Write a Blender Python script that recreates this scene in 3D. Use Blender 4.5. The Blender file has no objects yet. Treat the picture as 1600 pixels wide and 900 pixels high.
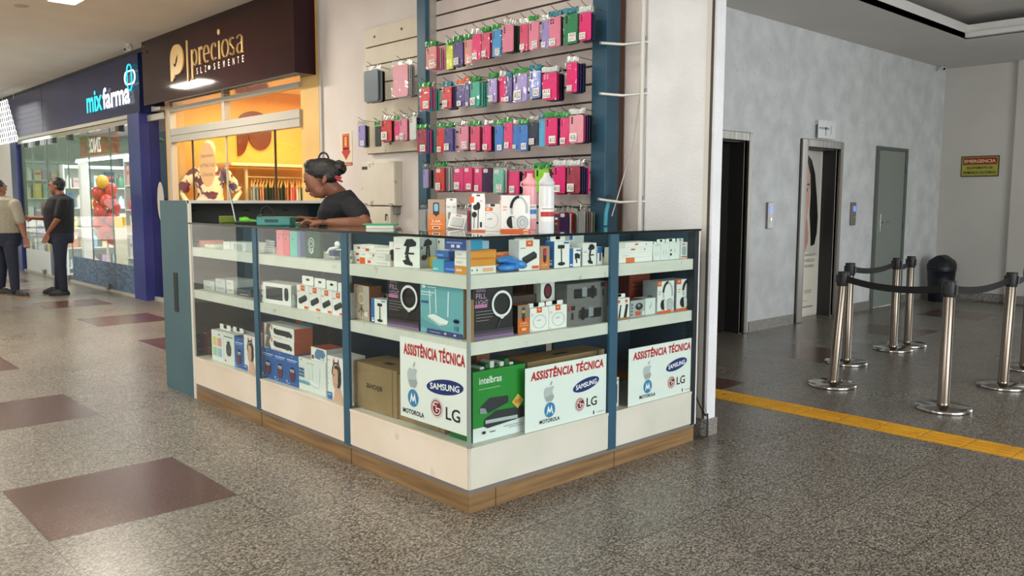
import bpy, bmesh, math, random
from mathutils import Vector, Matrix, noise
random.seed(7)
PI=math.pi; rad=math.radians
SC=bpy.context.scene; COL=SC.collection
# ---------------------------------------------------------------- camera
FPX=1311.5
YAW,PIT,ROL=rad(42.9413),rad(-5.9495),rad(.15827)
CAM=Vector((-2.297,-2.742,1.376))
FW=Vector((math.sin(YAW)*math.cos(PIT),math.cos(YAW)*math.cos(PIT),math.sin(PIT)))
_r=Vector((math.cos(YAW),-math.sin(YAW),0)); _u=_r.cross(FW)
RT=_r*math.cos(ROL)+_u*math.sin(ROL); UP=_u*math.cos(ROL)-_r*math.sin(ROL)
cd=bpy.data.cameras.new('camera'); cam=bpy.data.objects.new('camera',cd); COL.objects.link(cam)
cd.sensor_width=36; cd.lens=FPX/1600*36; cd.clip_start=.05; cd.clip_end=200
M=Matrix((RT,UP,-FW)).transposed().to_4x4(); M.translation=CAM; cam.matrix_world=M
SC.camera=cam
def at(px,py,ax,val):            # the point of a photo pixel on the world plane ax=val
    d=FW+RT*((px-800)/FPX)-UP*((py-450)/FPX); i='xyz'.index(ax)
    return CAM+d*((val-CAM[i])/d[i])
def D(px,py,dep):                # the point of a photo pixel at a given distance along the view
    return CAM+(FW+RT*((px-800)/FPX)-UP*((py-450)/FPX))*dep
# ---------------------------------------------------------------- view, world, lights
SC.view_settings.view_transform='Standard'; SC.view_settings.look='None'
SC.view_settings.gamma=1; SC.view_settings.use_curve_mapping=False
SC.view_settings.exposure=0.22
WORLD_STRENGTH=1.0
w=bpy.data.worlds.new('daylight'); SC.world=w; w.use_nodes=True
nt=w.node_tree; nt.nodes.clear()
wo=nt.nodes.new('ShaderNodeOutputWorld'); bg=nt.nodes.new('ShaderNodeBackground')
tc=nt.nodes.new('ShaderNodeTexCoord'); sx=nt.nodes.new('ShaderNodeSeparateXYZ'); cr=nt.nodes.new('ShaderNodeValToRGB')
nz=nt.nodes.new('ShaderNodeTexNoise'); nz.inputs['Scale'].default_value=9
ad=nt.nodes.new('ShaderNodeMath'); ad.operation='MULTIPLY_ADD'; ad.inputs[1].default_value=.16; 
nt.links.new(tc.outputs['Generated'],sx.inputs[0]); nt.links.new(tc.outputs['Generated'],nz.inputs['Vector'])
nt.links.new(nz.outputs['Fac'],ad.inputs[0]); nt.links.new(sx.outputs['Z'],ad.inputs[2])
e=cr.color_ramp.elements
e[0].position=0.0; e[0].color=(.16,.15,.13,1); e[1].position=1; e[1].color=(.75,.85,1,1)
for p,c in ((.07,(.3,.29,.26,1)),(.09,(.16,.24,.1,1)),(.16,(.3,.38,.2,1)),(.21,(.95,.97,.92,1)),(.5,(1,1,1,1))):
    n_=e.new(p); n_.color=c
nt.links.new(ad.outputs[0],cr.inputs[0]); nt.links.new(cr.outputs[0],bg.inputs[0]); bg.inputs[1].default_value=WORLD_STRENGTH
nt.links.new(bg.outputs[0],wo.inputs[0])
def area(name,loc,size,power,color,rot=(0,0,0)):
    l=bpy.data.lights.new(name,'AREA'); l.shape='RECTANGLE'; l.size,l.size_y=size; l.energy=power; l.color=color
    o=bpy.data.objects.new(name,l); COL.objects.link(o); o.location=loc; o.rotation_euler=rot; return o
# the sun on the street beyond the left side of the mall, daylight through its open fronts
sl=bpy.data.lights.new('sun','SUN'); sl.energy=9; sl.angle=rad(.6); sl.color=(1,.97,.9); so=bpy.data.objects.new('sun',sl); COL.objects.link(so)
so.rotation_euler=Vector((1,-.25,-1.5)).to_track_quat('-Z','Y').to_euler()
area('daylight_street',(-9,-3,2.0),(9,3.2),540,(.95,.97,1),(0,rad(-90),0))
area('daylight_entrance',(1.5,-9,1.9),(7,3.2),440,(.93,.97,1),(rad(90),0,0))
area('daylight_lobby_door',(15,-3.2,1.7),(5,3),130,(.93,.97,1),(0,rad(90),0))
# warm ceiling lamps of the aisle; last two added unseen to brighten it
for k,(x,y) in enumerate(((.3,6.1),(-.2,11.6),(-.4,1.2),(-3.4,2.2),(-3.2,7.0))): area('aisle_lamp_light_%d'%k,(x,y,3.325),(.24,1.2),(90,90,20,62,130)[k],(1,.91,.78))
# lamps inside the two shops
area('boutique_lamp_light',(3.2,6.7,2.78),(2.0,2.6),105,(1,.77,.42))
area('pharmacy_lamp_light',(3.4,13.4,2.9),(2.2,6),210,(.95,1,1))
# ---------------------------------------------------------------- materials
def lin(h):
    if isinstance(h,str): h=tuple(int(h[i:i+2],16) for i in (0,2,4))
    return tuple(((c/255)/12.92 if c/255<=.04045 else ((c/255+.055)/1.055)**2.4) for c in h)+(1,)
_pm={}
def pm(h,rough=.5,metal=0,emit=0,coat=0):
    k=(h,rough,metal,emit,coat)
    if k in _pm: return _pm[k]
    m=bpy.data.materials.new('paint_%s'%h); m.use_nodes=True; b=m.node_tree.nodes['Principled BSDF']
    b.inputs['Base Color'].default_value=lin(h); b.inputs['Roughness'].default_value=rough; b.inputs['Metallic'].default_value=metal
    if coat: b.inputs['Coat Weight'].default_value=coat
    if emit: b.inputs['Emission Color'].default_value=lin(h); b.inputs['Emission Strength'].default_value=emit
    _pm[k]=m; return m
def noisy(name,a,b_,scale,rough=.6,bump=0,bscale=60,lo=.35,hi=.65,stretch=(1,1,1),metal=0,spots=None,spec=.5):
    m=bpy.data.materials.new(name); m.use_nodes=True; t=m.node_tree; N=t.nodes; L=t.links; b=N['Principled BSDF']
    g=N.new('ShaderNodeNewGeometry'); mp=N.new('ShaderNodeMapping'); mp.inputs['Scale'].default_value=stretch
    L.new(g.outputs['Position'],mp.inputs[0])
    n=N.new('ShaderNodeTexNoise'); n.inputs['Scale'].default_value=scale; n.inputs['Detail'].default_value=5
    L.new(mp.outputs[0],n.inputs['Vector'])
    r=N.new('ShaderNodeValToRGB'); r.color_ramp.elements[0].position=lo; r.color_ramp.elements[1].position=hi
    r.color_ramp.elements[0].color=lin(a); r.color_ramp.elements[1].color=lin(b_)
    L.new(n.outputs['Fac'],r.inputs[0]); out=r.outputs[0]
    if spots:
        s=N.new('ShaderNodeTexNoise'); s.inputs['Scale'].default_value=spots[1]; s.inputs['Detail'].default_value=3; L.new(mp.outputs[0],s.inputs['Vector'])
        s2=N.new('ShaderNodeValToRGB'); s2.color_ramp.elements[0].position=spots[2]; s2.color_ramp.elements[1].position=spots[2]+.06
        L.new(s.outputs['Fac'],s2.inputs[0]); mx=N.new('ShaderNodeMixRGB'); mx.inputs[2].default_value=lin(spots[0])
        L.new(s2.outputs[0],mx.inputs[0]); L.new(out,mx.inputs[1]); out=mx.outputs[0]
    L.new(out,b.inputs['Base Color']); b.inputs['Roughness'].default_value=rough; b.inputs['Metallic'].default_value=metal; b.inputs['Specular IOR Level'].default_value=spec
    if bump:
        n2=N.new('ShaderNodeTexNoise'); n2.inputs['Scale'].default_value=bscale; n2.inputs['Detail'].default_value=4
        L.new(g.outputs['Position'],n2.inputs['Vector'])
        bp_=N.new('ShaderNodeBump'); bp_.inputs['Strength'].default_value=bump; bp_.inputs['Distance'].default_value=.01
        L.new(n2.outputs['Fac'],bp_.inputs['Height']); L.new(bp_.outputs[0],b.inputs['Normal'])
    return m
def glassmat(name,tint=(1,1,1),ior=1.45,gl=(1,1,1),rough=0):
    m=bpy.data.materials.new(name); m.use_nodes=True; t=m.node_tree; t.nodes.clear(); A=t.nodes.new; L=t.links.new
    bf=A('ShaderNodeNewGeometry'); iv=A('ShaderNodeMath'); iv.operation='SUBTRACT'; iv.inputs[0].default_value=1; fm=A('ShaderNodeMath'); fm.operation='MULTIPLY'
    o=A('ShaderNodeOutputMaterial'); mx=A('ShaderNodeMixShader'); tr=A('ShaderNodeBsdfTransparent'); g=A('ShaderNodeBsdfGlossy'); f=A('ShaderNodeLayerWeight')
    f0=((ior-1)/(ior+1))**2; pw=A('ShaderNodeMath'); pw.operation='POWER'; pw.inputs[1].default_value=5; ma=A('ShaderNodeMath'); ma.operation='MULTIPLY_ADD'; ma.inputs[1].default_value=1-f0; ma.inputs[2].default_value=f0
    tr.inputs[0].default_value=(*tint,1); g.inputs[0].default_value=(*gl,1); g.inputs['Roughness'].default_value=rough
    L(f.outputs['Facing'],pw.inputs[0]); L(pw.outputs[0],ma.inputs[0]); L(bf.outputs['Backfacing'],iv.inputs[1]); L(ma.outputs[0],fm.inputs[0]); L(iv.outputs[0],fm.inputs[1]); L(fm.outputs[0],mx.inputs[0]); L(tr.outputs[0],mx.inputs[1]); L(g.outputs[0],mx.inputs[2]); L(mx.outputs[0],o.inputs[0]); return m
GLASS=glassmat('clear_glass',(.95,.985,.97)); GLASSTOP=glassmat('counter_top_glass',(.9,.96,.94),1.5)
GLASSSHOP=glassmat('shopfront_glass',(.97,.985,.98),1.6); PLASTIC=glassmat('clear_plastic',(.93,.95,.95),1.5,rough=.08)
WALLW=noisy('rough_white_plaster','e0e1e5','ecedf1',3,.75,.5,95)
WALLP=noisy('pinkish_white_paint','d9cfc9','e2dad6',2,.7,.12,40)
WALLL=noisy('grey_mottled_plaster','c9cccd','dcdfe0',4,.8,.5,45,spots=('bcc0c1',30,.66))
WALLR=noisy('smooth_grey_paint','bfbbb4','c6c2bb',1,.6)
CEIL=noisy('ceiling_paint','cdc6ba','d4cdc1',1.5,.8)
CEILL=noisy('lobby_ceiling_paint','d2cfca','d8d5d0',1.5,.8)
TEAL=noisy('teal_blue_laminate','2b5166','30596f',4,.42); TEALD=noisy('worn_teal_laminate','40606a','47676f',3,.5,spots=('2c3d42',14,.7))
PANEL_WARM=noisy('warm_lit_white_laminate','dfd0bc','e7dac8',3,.35,spots=('d5c6af',6,.68)); SHELFW=noisy('white_shelf_edge','d6d5cb','dedcd3',5,.4,spots=('bcbbae',16,.66))  # left counter panels: white laminate with the warm aisle light mixed into its colour
ALU=pm('b4afa5',.4,.15); STEEL=noisy('brushed_steel','7c7975','96928d',30,.32,stretch=(1,1,.02),metal=1); CHROME=pm('d8d6d2',.12,1)
BLACK=pm('101112',.5); GREY=pm('6e6a68',.5); WHITE=pm('ecebe6',.5)
GRAN=noisy('granite_skirting','4c4a46','a9a59d',130,.3,lo=.4,hi=.6)
def woodmat():
    return noisy('wood_grain_laminate','6b5033','96774f',6,.45,stretch=(.35,.35,7),lo=.3,hi=.7)
WOOD=woodmat()
# ---------------------------------------------------------------- mesh builder
class MB:
    def __init__(s): s.v=[]; s.f=[]; s.fm=[]; s.sm=[]; s.mats=[]
    def mi(s,m):
        if m not in s.mats: s.mats.append(m)
        return s.mats.index(m)
    def add(s,vs,fs,m,smooth=False,mx=None):
        o=len(s.v); i=s.mi(m)
        s.v+=[tuple(mx@Vector(q)) if mx else tuple(q) for q in vs]
        for q in fs: s.f.append([o+k for k in q]); s.fm.append(i); s.sm.append(smooth)
        return s
    def box(s,a,b,m,mx=None,c=0):
        x0,y0,z0=[min(p,q) for p,q in zip(a,b)]; x1,y1,z1=[max(p,q) for p,q in zip(a,b)]
        if c:
            bm=bmesh.new(); bmesh.ops.create_cube(bm,size=1)
            for v in bm.verts: v.co=Vector(((x0+x1)/2+v.co.x*(x1-x0),(y0+y1)/2+v.co.y*(y1-y0),(z0+z1)/2+v.co.z*(z1-z0)))
            bmesh.ops.bevel(bm,geom=bm.edges[:],offset=c,segments=2,profile=.5,affect='EDGES'); bm.verts.index_update()
            s.add([v.co[:] for v in bm.verts],[[v.index for v in f.verts] for f in bm.faces],m,False,mx); bm.free(); return s
        return s.add([(x0,y0,z0),(x1,y0,z0),(x1,y1,z0),(x0,y1,z0),(x0,y0,z1),(x1,y0,z1),(x1,y1,z1),(x0,y1,z1)],
            [(0,3,2,1),(4,5,6,7),(0,1,5,4),(1,2,6,5),(2,3,7,6),(3,0,4,7)],m,False,mx)
    def loft(s,rings,m,smooth=True,cap=True,mx=None):
        n=len(rings[0]); vs=[p for r in rings for p in r]; fs=[]
        for i in range(len(rings)-1):
            for k in range(n): fs.append((i*n+k,i*n+(k+1)%n,(i+1)*n+(k+1)%n,(i+1)*n+k))
        s.add(vs,fs,m,smooth,mx)
        if cap:
            s.add(rings[0],[tuple(range(n-1,-1,-1))],m,False,mx); s.add(rings[-1],[tuple(range(n))],m,False,mx)
        return s
    def tube(s,pts,r,m,n=10,mx=None,cap=True):
        pts=[Vector(p) for p in pts]; rs=r if isinstance(r,(list,tuple)) else [r]*len(pts); rings=[]
        up=None
        for i,p in enumerate(pts):
            t=(pts[min(i+1,len(pts)-1)]-pts[max(i-1,0)]).normalized()
            if up is None: up=t.orthogonal().normalized()
            up=(up-t*up.dot(t)).normalized(); b=t.cross(up)
            rings.append([p+(up*math.cos(2*PI*k/n)+b*math.sin(2*PI*k/n))*rs[i] for k in range(n)])
        return s.loft(rings,m,True,cap,mx)
    def lathe(s,prof,m,n=28,mx=None,cap=True,c=(0,0,0)):
        return s.loft([[(c[0]+r*math.cos(2*PI*k/n),c[1]+r*math.sin(2*PI*k/n),c[2]+z) for k in range(n)] for r,z in prof],m,True,cap,mx)
    def ell(s,c,ax,m,n=16,k=10,mx=None):     # ellipsoid, ax = three axis vectors
        c=Vector(c); A=[Vector(q) for q in ax]; rings=[]
        for i in range(k+1):
            th=PI*(i+.02)/(k+.04); rings.append([c+A[0]*(math.sin(th)*math.cos(2*PI*j/n))+A[1]*(math.sin(th)*math.sin(2*PI*j/n))-A[2]*math.cos(th) for j in range(n)])
        return s.loft(rings,m,True,True,mx)
    def sph(s,c,r,m,n=14,mx=None): return s.ell(c,((r,0,0),(0,r,0),(0,0,r)),m,n,max(6,n//2),mx)
    # flat art on a frame (o,U,V): N = U x V points to the viewer
    def ngon(s,fr,pts,m,lay=0,depth=0):
        o,U,V=fr; N=U.cross(V); N=N.normalized() if N.length else Vector((0,0,1)); a=o+N*(lay*.0005+.0004)
        P=[a+U*u+V*v for u,v in pts]
        n=len(P)
        if depth:
            Q=[p+N*depth for p in P]; s.add(Q,[tuple(range(n))],m)
            s.add(P+Q,[(i,(i+1)%n,n+(i+1)%n,n+i) for i in range(n)],m)
        else: s.add(P,[tuple(range(n))],m)
        return s
    def ringf(s,fr,c,ro,ri,m,lay=0,n=32,a0=0,a1=360):
        o,U,V=fr; N=U.cross(V).normalized(); b=o+N*(lay*.0005+.0004); vs=[];fs=[]
        full=abs(a1-a0)>=360; k=n if full else n+1
        for i in range(k):
            t=rad(a0+(a1-a0)*i/n)
            vs.append(b+U*(c[0]+ro[0]*math.cos(t))+V*(c[1]+ro[1]*math.sin(t))); vs.append(b+U*(c[0]+ri[0]*math.cos(t))+V*(c[1]+ri[1]*math.sin(t)))
        for i in range(n):
            j=(i+1)%k; fs.append((2*i,2*j,2*j+1,2*i+1))
        return s.add(vs,fs,m)
    def text(s,fr,body,c,h,m,width=None,lay=1,bold=0,shear=0,depth=0,mirror=False):   # c in fractions of the frame, h and width in metres
        vs,fs,(x0,x1,y0,y1)=glyphs(body,bold,shear); o,U,V=fr; N=U.cross(V).normalized(); Un,Vn=U.normalized(),V.normalized()
        k=h/(y1-y0); kx=(width/(x1-x0)) if width else k
        if mirror: kx=-kx
        a=o+N*(lay*.0005+.0004+depth)+U*c[0]+V*c[1]
        s.add([a+Un*((x-(x0+x1)/2)*kx)+Vn*((y-(y0+y1)/2)*k) for x,y in vs],fs,m); return s
    def build(s,name,parent=None,loc=None,rz=0,data=False):
        me=bpy.data.meshes.new(name); me.from_pydata([tuple(v) for v in s.v],[],s.f)
        for m in s.mats: me.materials.append(m)
        me.polygons.foreach_set('material_index',s.fm); me.polygons.foreach_set('use_smooth',s.sm); me.update()
        if data: return me
        return link(name,me,parent,loc,rz)
_gc={}
def glyphs(body,bold=0,shear=0):
    k=(body,bold,shear)
    if k not in _gc:
        c=bpy.data.curves.new('t','FONT'); c.body=body; c.offset=bold; c.shear=shear; c.resolution_u=3; c.space_character=1+2.2*bold if bold>.025 else 1
        o=bpy.data.objects.new('t',c); COL.objects.link(o); dg=bpy.context.evaluated_depsgraph_get(); dg.update()
        me=o.evaluated_get(dg).to_mesh(); vs=[(v.co.x,v.co.y) for v in me.vertices]; fs=[tuple(p.vertices) for p in me.polygons]
        o.evaluated_get(dg).to_mesh_clear(); bpy.data.objects.remove(o); bpy.data.curves.remove(c)
        xs=[v[0] for v in vs] or [0,1]; ys=[v[1] for v in vs] or [0,1]
        _gc[k]=(vs,fs,(min(xs),max(xs)+1e-6,min(ys),max(ys)+1e-6))
    return _gc[k]
def link(name,data,parent=None,loc=None,rz=0):
    o=bpy.data.objects.new(name,data); COL.objects.link(o)
    if parent: o.parent=parent
    if loc is not None: o.location=loc
    o.rotation_euler=(0,0,rz); return o
def tag(o,label,cat,group=None,kind=None):
    o['label']=label; o['category']=cat
    if group: o['group']=group
    if kind: o['kind']=kind
    return o
def thing(name,label,cat,loc=(0,0,0),rz=0,group=None): return tag(link(name,None,None,loc,rz),label,cat,group)
def struct(name,mb,parent=None):
    o=mb.build(name,parent)
    if not parent: o['kind']='structure'
    return o
def FR(o,U,V): return (Vector(o),Vector(U),Vector(V))
def rr(u0,v0,u1,v1,r,n=5,asp=1):   # rounded rectangle points, asp = unit of v over unit of u
    P=[]
    for cx,cy,a in ((u1-r,v0+r/asp,-90),(u1-r,v1-r/asp,0),(u0+r,v1-r/asp,90),(u0+r,v0+r/asp,180)):
        for i in range(n+1): t=rad(a+90*i/n); P.append((cx+r*math.cos(t),cy+r/asp*math.sin(t)))
    return P
def elp(c,ru,rv,n=24,a0=0,a1=360): return [(c[0]+ru*math.cos(rad(a0+(a1-a0)*i/n)),c[1]+rv*math.sin(rad(a0+(a1-a0)*i/n))) for i in range(n if a1-a0==360 else n+1)]
# ================================================================ SETTING
def floormat():
    m=bpy.data.materials.new('granite_floor_tiles'); m.use_nodes=True; t=m.node_tree; N=t.nodes; L=t.links; b=N['Principled BSDF']
    g=N.new('ShaderNodeNewGeometry'); sp=N.new('ShaderNodeSeparateXYZ'); L.new(g.outputs['Position'],sp.inputs[0])
    def mt(op,a,c=None,d=None):
        n=N.new('ShaderNodeMath'); n.operation=op
        for i,q in enumerate((a,c,d)):
            if q is None: continue
            if isinstance(q,(int,float)): n.inputs[i].default_value=q
            else: L.new(q,n.inputs[i])
        return n.outputs[0]
    X,Y=sp.outputs[0],sp.outputs[1]
    def band(v,lo,per,wd): return mt('LESS_THAN',mt('FLOORED_MODULO',mt('SUBTRACT',v,lo),per),wd)
    hall=mt('MULTIPLY',mt('MULTIPLY',band(X,-1.44,2.0,.8),band(Y,.92,2.0,.8)),mt('MULTIPLY',mt('LESS_THAN',X,1.7),mt('GREATER_THAN',Y,.5)))
    lob=mt('MULTIPLY',mt('MULTIPLY',band(X,2.56,1.9,.74),mt('MULTIPLY',mt('GREATER_THAN',Y,.64),mt('LESS_THAN',Y,1.36))),mt('GREATER_THAN',X,2.2))
    red=mt('MAXIMUM',hall,lob)
    jl=mt('MINIMUM',mt('FLOORED_MODULO',mt('SUBTRACT',X,-1.4425),.4),mt('FLOORED_MODULO',mt('SUBTRACT',Y,.9175),.4))
    jf=mt('LESS_THAN',jl,.005)
    # joints show only where the tiles have opened up
    nj=N.new('ShaderNodeTexNoise'); nj.inputs['Scale'].default_value=.9; L.new(g.outputs['Position'],nj.inputs['Vector'])
    j=mt('MULTIPLY',jf,mt('MULTIPLY',mt('MAXIMUM',mt('GREATER_THAN',nj.outputs['Fac'],.47),red),.8))
    mp=N.new('ShaderNodeMapping'); mp.inputs['Scale'].default_value=(1,1.5,1); L.new(g.outputs['Position'],mp.inputs[0])
    v=N.new('ShaderNodeTexVoronoi'); v.inputs['Scale'].default_value=122; L.new(mp.outputs[0],v.inputs['Vector'])
    n1=N.new('ShaderNodeTexNoise'); n1.inputs['Scale'].default_value=85; n1.inputs['Detail'].default_value=3; L.new(mp.outputs[0],n1.inputs['Vector'])
    sv=N.new('ShaderNodeSeparateXYZ'); L.new(v.outputs['Color'],sv.inputs[0])
    mixv=mt('ADD',mt('MULTIPLY',sv.outputs[0],.55),mt('MULTIPLY',n1.outputs['Fac'],.55))
    r=N.new('ShaderNodeValToRGB'); E_=r.color_ramp.elements; E_[0].position=.18; E_[0].color=lin('1f1d1b'); E_[1].position=.95; E_[1].color=lin('b8b0a3')
    for p,c in ((.38,'3f3c36'),(.58,'746e64'),(.75,'988f82')): q=E_.new(p); q.color=lin(c)
    L.new(mixv,r.inputs[0])
    r2=N.new('ShaderNodeValToRGB'); E2=r2.color_ramp.elements; E2[0].position=.25; E2[0].color=lin('4a322d'); E2[1].position=.85; E2[1].color=lin('64493f')
    q=E2.new(.55); q.color=lin('573d36'); L.new(mixv,r2.inputs[0])
    # whole slabs differ a little in tone
    cell=N.new('ShaderNodeTexWhiteNoise'); cb=N.new('ShaderNodeCombineXYZ')
    L.new(mt('FLOOR',mt('DIVIDE',mt('SUBTRACT',X,-1.44),.4)),cb.inputs[0]); L.new(mt('FLOOR',mt('DIVIDE',mt('SUBTRACT',Y,.92),.4)),cb.inputs[1]); L.new(cb.outputs[0],cell.inputs[0])
    tone=mt('ADD',mt('MULTIPLY',cell.outputs[0],.14),.9)
    mx=N.new('ShaderNodeMixRGB'); L.new(red,mx.inputs[0]); L.new(r.outputs[0],mx.inputs[1]); L.new(r2.outputs[0],mx.inputs[2])
    ml=N.new('ShaderNodeMixRGB'); ml.blend_type='MULTIPLY'; ml.inputs[0].default_value=1; L.new(mx.outputs[0],ml.inputs[1]); cc=N.new('ShaderNodeCombineXYZ')
    for i in range(3): L.new(tone,cc.inputs[i])
    L.new(cc.outputs[0],ml.inputs[2])
    m3=N.new('ShaderNodeMixRGB'); L.new(j,m3.inputs[0]); L.new(ml.outputs[0],m3.inputs[1]); m3.inputs[2].default_value=lin('2a2724')
    L.new(m3.outputs[0],b.inputs['Base Color'])
    nr=N.new('ShaderNodeTexNoise'); nr.inputs['Scale'].default_value=1.3; L.new(g.outputs['Position'],nr.inputs['Vector'])
    L.new(mt('ADD',mt('MULTIPLY',nr.outputs['Fac'],.14),mt('SUBTRACT',.22,mt('MULTIPLY',red,.06))),b.inputs['Roughness'])
    b.inputs['Specular IOR Level'].default_value=.5
    bpn=N.new('ShaderNodeBump'); bpn.inputs['Strength'].default_value=.06; bpn.inputs['Distance'].default_value=.004; L.new(n1.outputs['Fac'],bpn.inputs['Height']); L.new(bpn.outputs[0],b.inputs['Normal'])
    return m
PAVE=noisy('pale_pavement','b3aea3','c8c3b8',2,.8)
struct('floor',MB().box((-5.2,-12,-.12),(18,44,0),floormat()))
struct('street_pavement',MB().box((-40,-12,-.2),(-5.2,9.35,-.03),PAVE).box((-40,9.35,-.2),(-3.3,70,.003),PAVE))
struct('ceiling',MB().box((-5.2,-6,3.37),(1.86,8.9,3.5),CEIL).box((-3.3,8.9,3.37),(1.86,26,3.5),CEIL))
# lobby ceiling: soffit along the walls, a lip, a shadow gap, the higher ceiling
mb=MB(); S=3.25
SX0,SY0=8.22,.95
mb.box((2.0,SY0,S),(10.6,2.0,S+.05),CEILL).box((SX0,-3.5,S),(10.6,SY0,S+.05),CEILL)
SX0,SY0=8.22,.95
mb.box((2.0,SY0,S),(8.3,.98,S+.15),CEILL).box((8.3,-3.5,S),(8.35,.98,S+.15),CEILL)
struct('ceiling_soffit',mb)
struct('ceiling_lobby',MB().box((1.5,-8,3.505),(10.7,2.3,3.6),CEILL))
WX=1.95
# wall behind the stall and its pilaster
struct('wall_stall',MB().box((WX,.5,0),(2.3,4.53,3.37),WALLP))
mb=MB().box((1.83,.012,.1),(1.915,.5,3.37),WALLW)
mb.box((1.823,.028,.1),(1.832,.042,3.37),pm('47443f',.8)).box((1.824,.042,.1),(1.832,.075,3.37),pm('d2cfca',.6))
struct('wall_pilaster',mb)
struct('baseboard_pilaster',MB().box((1.818,0,0),(1.925,.5,.1),GRAN))
# lobby walls
EY=1.98
OP=((4.6,5.37),(6.59,7.375)); DR=(8.44,9.24)
mb=MB(); xs=[2.3]
for a,b in OP: mb.box((xs[-1],EY,0),(a,EY+.24,3.55),WALLL).box((a,EY,1.985),(b,EY+.24,3.55),WALLL); xs.append(b)
mb.box((xs[-1],EY,0),(DR[0],EY+.24,3.55),WALLL).box((DR[0],EY,2.03),(DR[1],EY+.24,3.55),WALLL).box((DR[1],EY,0),(10.6,EY+.24,3.55),WALLL)
struct('wall_elevators',mb)
mb=MB().box((10.5,-.1,0),(10.7,2.0,3.55),WALLR).box((10.42,-.1,0),(10.5,1.03,3.27),WALLR)
struct('wall_right',mb)
mb=MB()
for a,b in ((5.5,6.43),(7.43,8.37),(9.31,10.5)): mb.box((a,EY-.012,0),(b,EY,.11),GRAN)
struct('baseboard_elevators',mb)
struct('baseboard_right',MB().box((10.488,1.03,0),(10.5,EY,.11),GRAN).box((10.408,-.1,0),(10.42,1.03,.11),GRAN))
# elevators
for k,(a,b) in enumerate(OP):
    d=link('door_%d'%(k+1),None); d['kind']='structure'
    f=MB(); s=.085
    for x0,x1,z0,z1 in ((a-.13 if k else a-s,a,0,2.07),(b,b+s-.02,0,2.07),(a,b,1.985,2.07)): f.box((x0,EY-.03,z0),(x1,EY+.03,z1),STEEL,c=.006)
    f.box((a-.135 if k else a-s-.01,EY-.012,0),(a-.13 if k else a-s,EY+.02,2.07),pm('1b1a19',.6))
    f.build('door_frame',d)
    f=MB(); dk=pm('262524',.45); br=pm('4a3226',.4)
    f.box((b-.004,EY+.03,0),(b+.03,EY+.34,1.985),dk).box((a-.03,EY+.03,0),(a+.004,EY+.34,1.985),br if k==0 else dk).box((a,EY+.03,1.97),(b,EY+.34,1.99),dk)
    f.build('door_reveal',d)
    f=MB()
    if k==0:
        f.box((a,EY+.2,0),(b,EY+.23,1.985),pm('1d1b1a',.5)).box((b-.36,EY+.185,0),(b-.29,EY+.2,1.985),pm('5a3826',.4))
        f.build('sliding_door',d)
    else:
        f.box((a,EY+.2,0),(b,EY+.23,1.985),pm('d9d6cf',.4)); f.build('sliding_door',d)
# service door
d=link('door_3',None); d['kind']='structure'
g=pm('879089',.45); g2=pm('5b625e',.5)
f=MB()
for x0,x1,z0,z1 in ((8.37,8.44,0,2.075),(9.24,9.31,0,2.075),(8.44,9.24,2.03,2.075)): f.box((x0,EY-.025,z0),(x1,EY+.03,z1),g2,c=.004)
f.build('door_frame',d)
MB().box((8.44,EY-.012,.01),(9.24,EY+.03,2.03),g,c=.003).build('door_leaf',d)
h=MB().box((8.56,EY-.02,.98),(8.6,EY-.012,1.22),CHROME,c=.003).tube([(8.58,EY-.02,1.12),(8.58,EY-.06,1.12)],.009,CHROME).tube([(8.58,EY-.06,1.12),(8.71,EY-.062,1.115)],.01,CHROME).build('door_handle',d)
mb=MB()
for z in (.3,1.0,1.75): mb.tube([(9.243,EY-.03,z),(9.243,EY-.03,z+.1)],.007,g2)
mb.build('hinge',d)
# yellow tactile paving strip
yel=noisy('yellow_tactile_tile','d0940f','e2a81c',5,.5,spots=('8f6a18',9,.66)); mb=MB()
y=1.9
while y>-6:
    mb.box((2.69,y-.246,-.002),(2.936,y,.003),yel)
    for i in range(4): mb.box((2.715+i*.058,y-.236,.003),(2.738+i*.058,y-.01,.0065),yel)
    y-=.25
struct('floor_tactile_strip',mb)
# ================================================================ BOUTIQUE
YEL=pm('ecb45a',.7); YELP=noisy('boutique_cream_pilaster','d9b067','e2bc77',3,.55); PX=1.93
mb=MB().box((PX,4.53,0),(2.3,4.88,3.3),YELP); struct('wall_boutique_pilaster',mb)
mb=MB().box((PX,8.22,0),(2.1,8.4,2.7),pm('c89f63',.5)); struct('wall_boutique_jamb',mb)
mb=MB().box((2.3,4.7,0),(6.2,4.8,2.9),YEL).box((6.1,4.8,0),(6.2,8.8,2.9),YEL).box((2.1,8.5,0),(6.2,8.6,2.9),YEL)
struct('wall_boutique',mb)
struct('ceiling_boutique',MB().box((1.96,4.7,2.9),(6.2,8.8,3.0),pm('f1dcb5',.7)))
struct('floor_boutique',MB().box((1.96,4.8,0),(6.1,8.5,.012),pm('b99b74',.4)))
mb=MB(); fy=(8.24,4.86)
def hb(z0,z1,x0=PX-.03,x1=PX+.05,m=ALU): mb.box((x0,fy[1],z0),(x1,fy[0],z1),m)
hb(2.10,2.175); hb(2.185,2.27); hb(2.175,2.185,PX-.02); hb(2.485,2.535); hb(0,.08)
mb.box((PX-.033,8.162,.002),(PX+.047,8.242,2.532),ALU).box((PX-.027,6.57,2.265),(PX+.047,6.64,2.899),ALU)
win=link('window_1',None); win['kind']='structure'; mb.build('window_frame',win)
mb=MB()
for a,b in ((8.16,7.58),(7.58,6.62),(6.62,5.9),(5.9,5.45),(5.45,4.88)): mb.box((PX+.005,b+.006,.08),(PX+.015,a-.006,2.1),GLASSSHOP)
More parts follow.
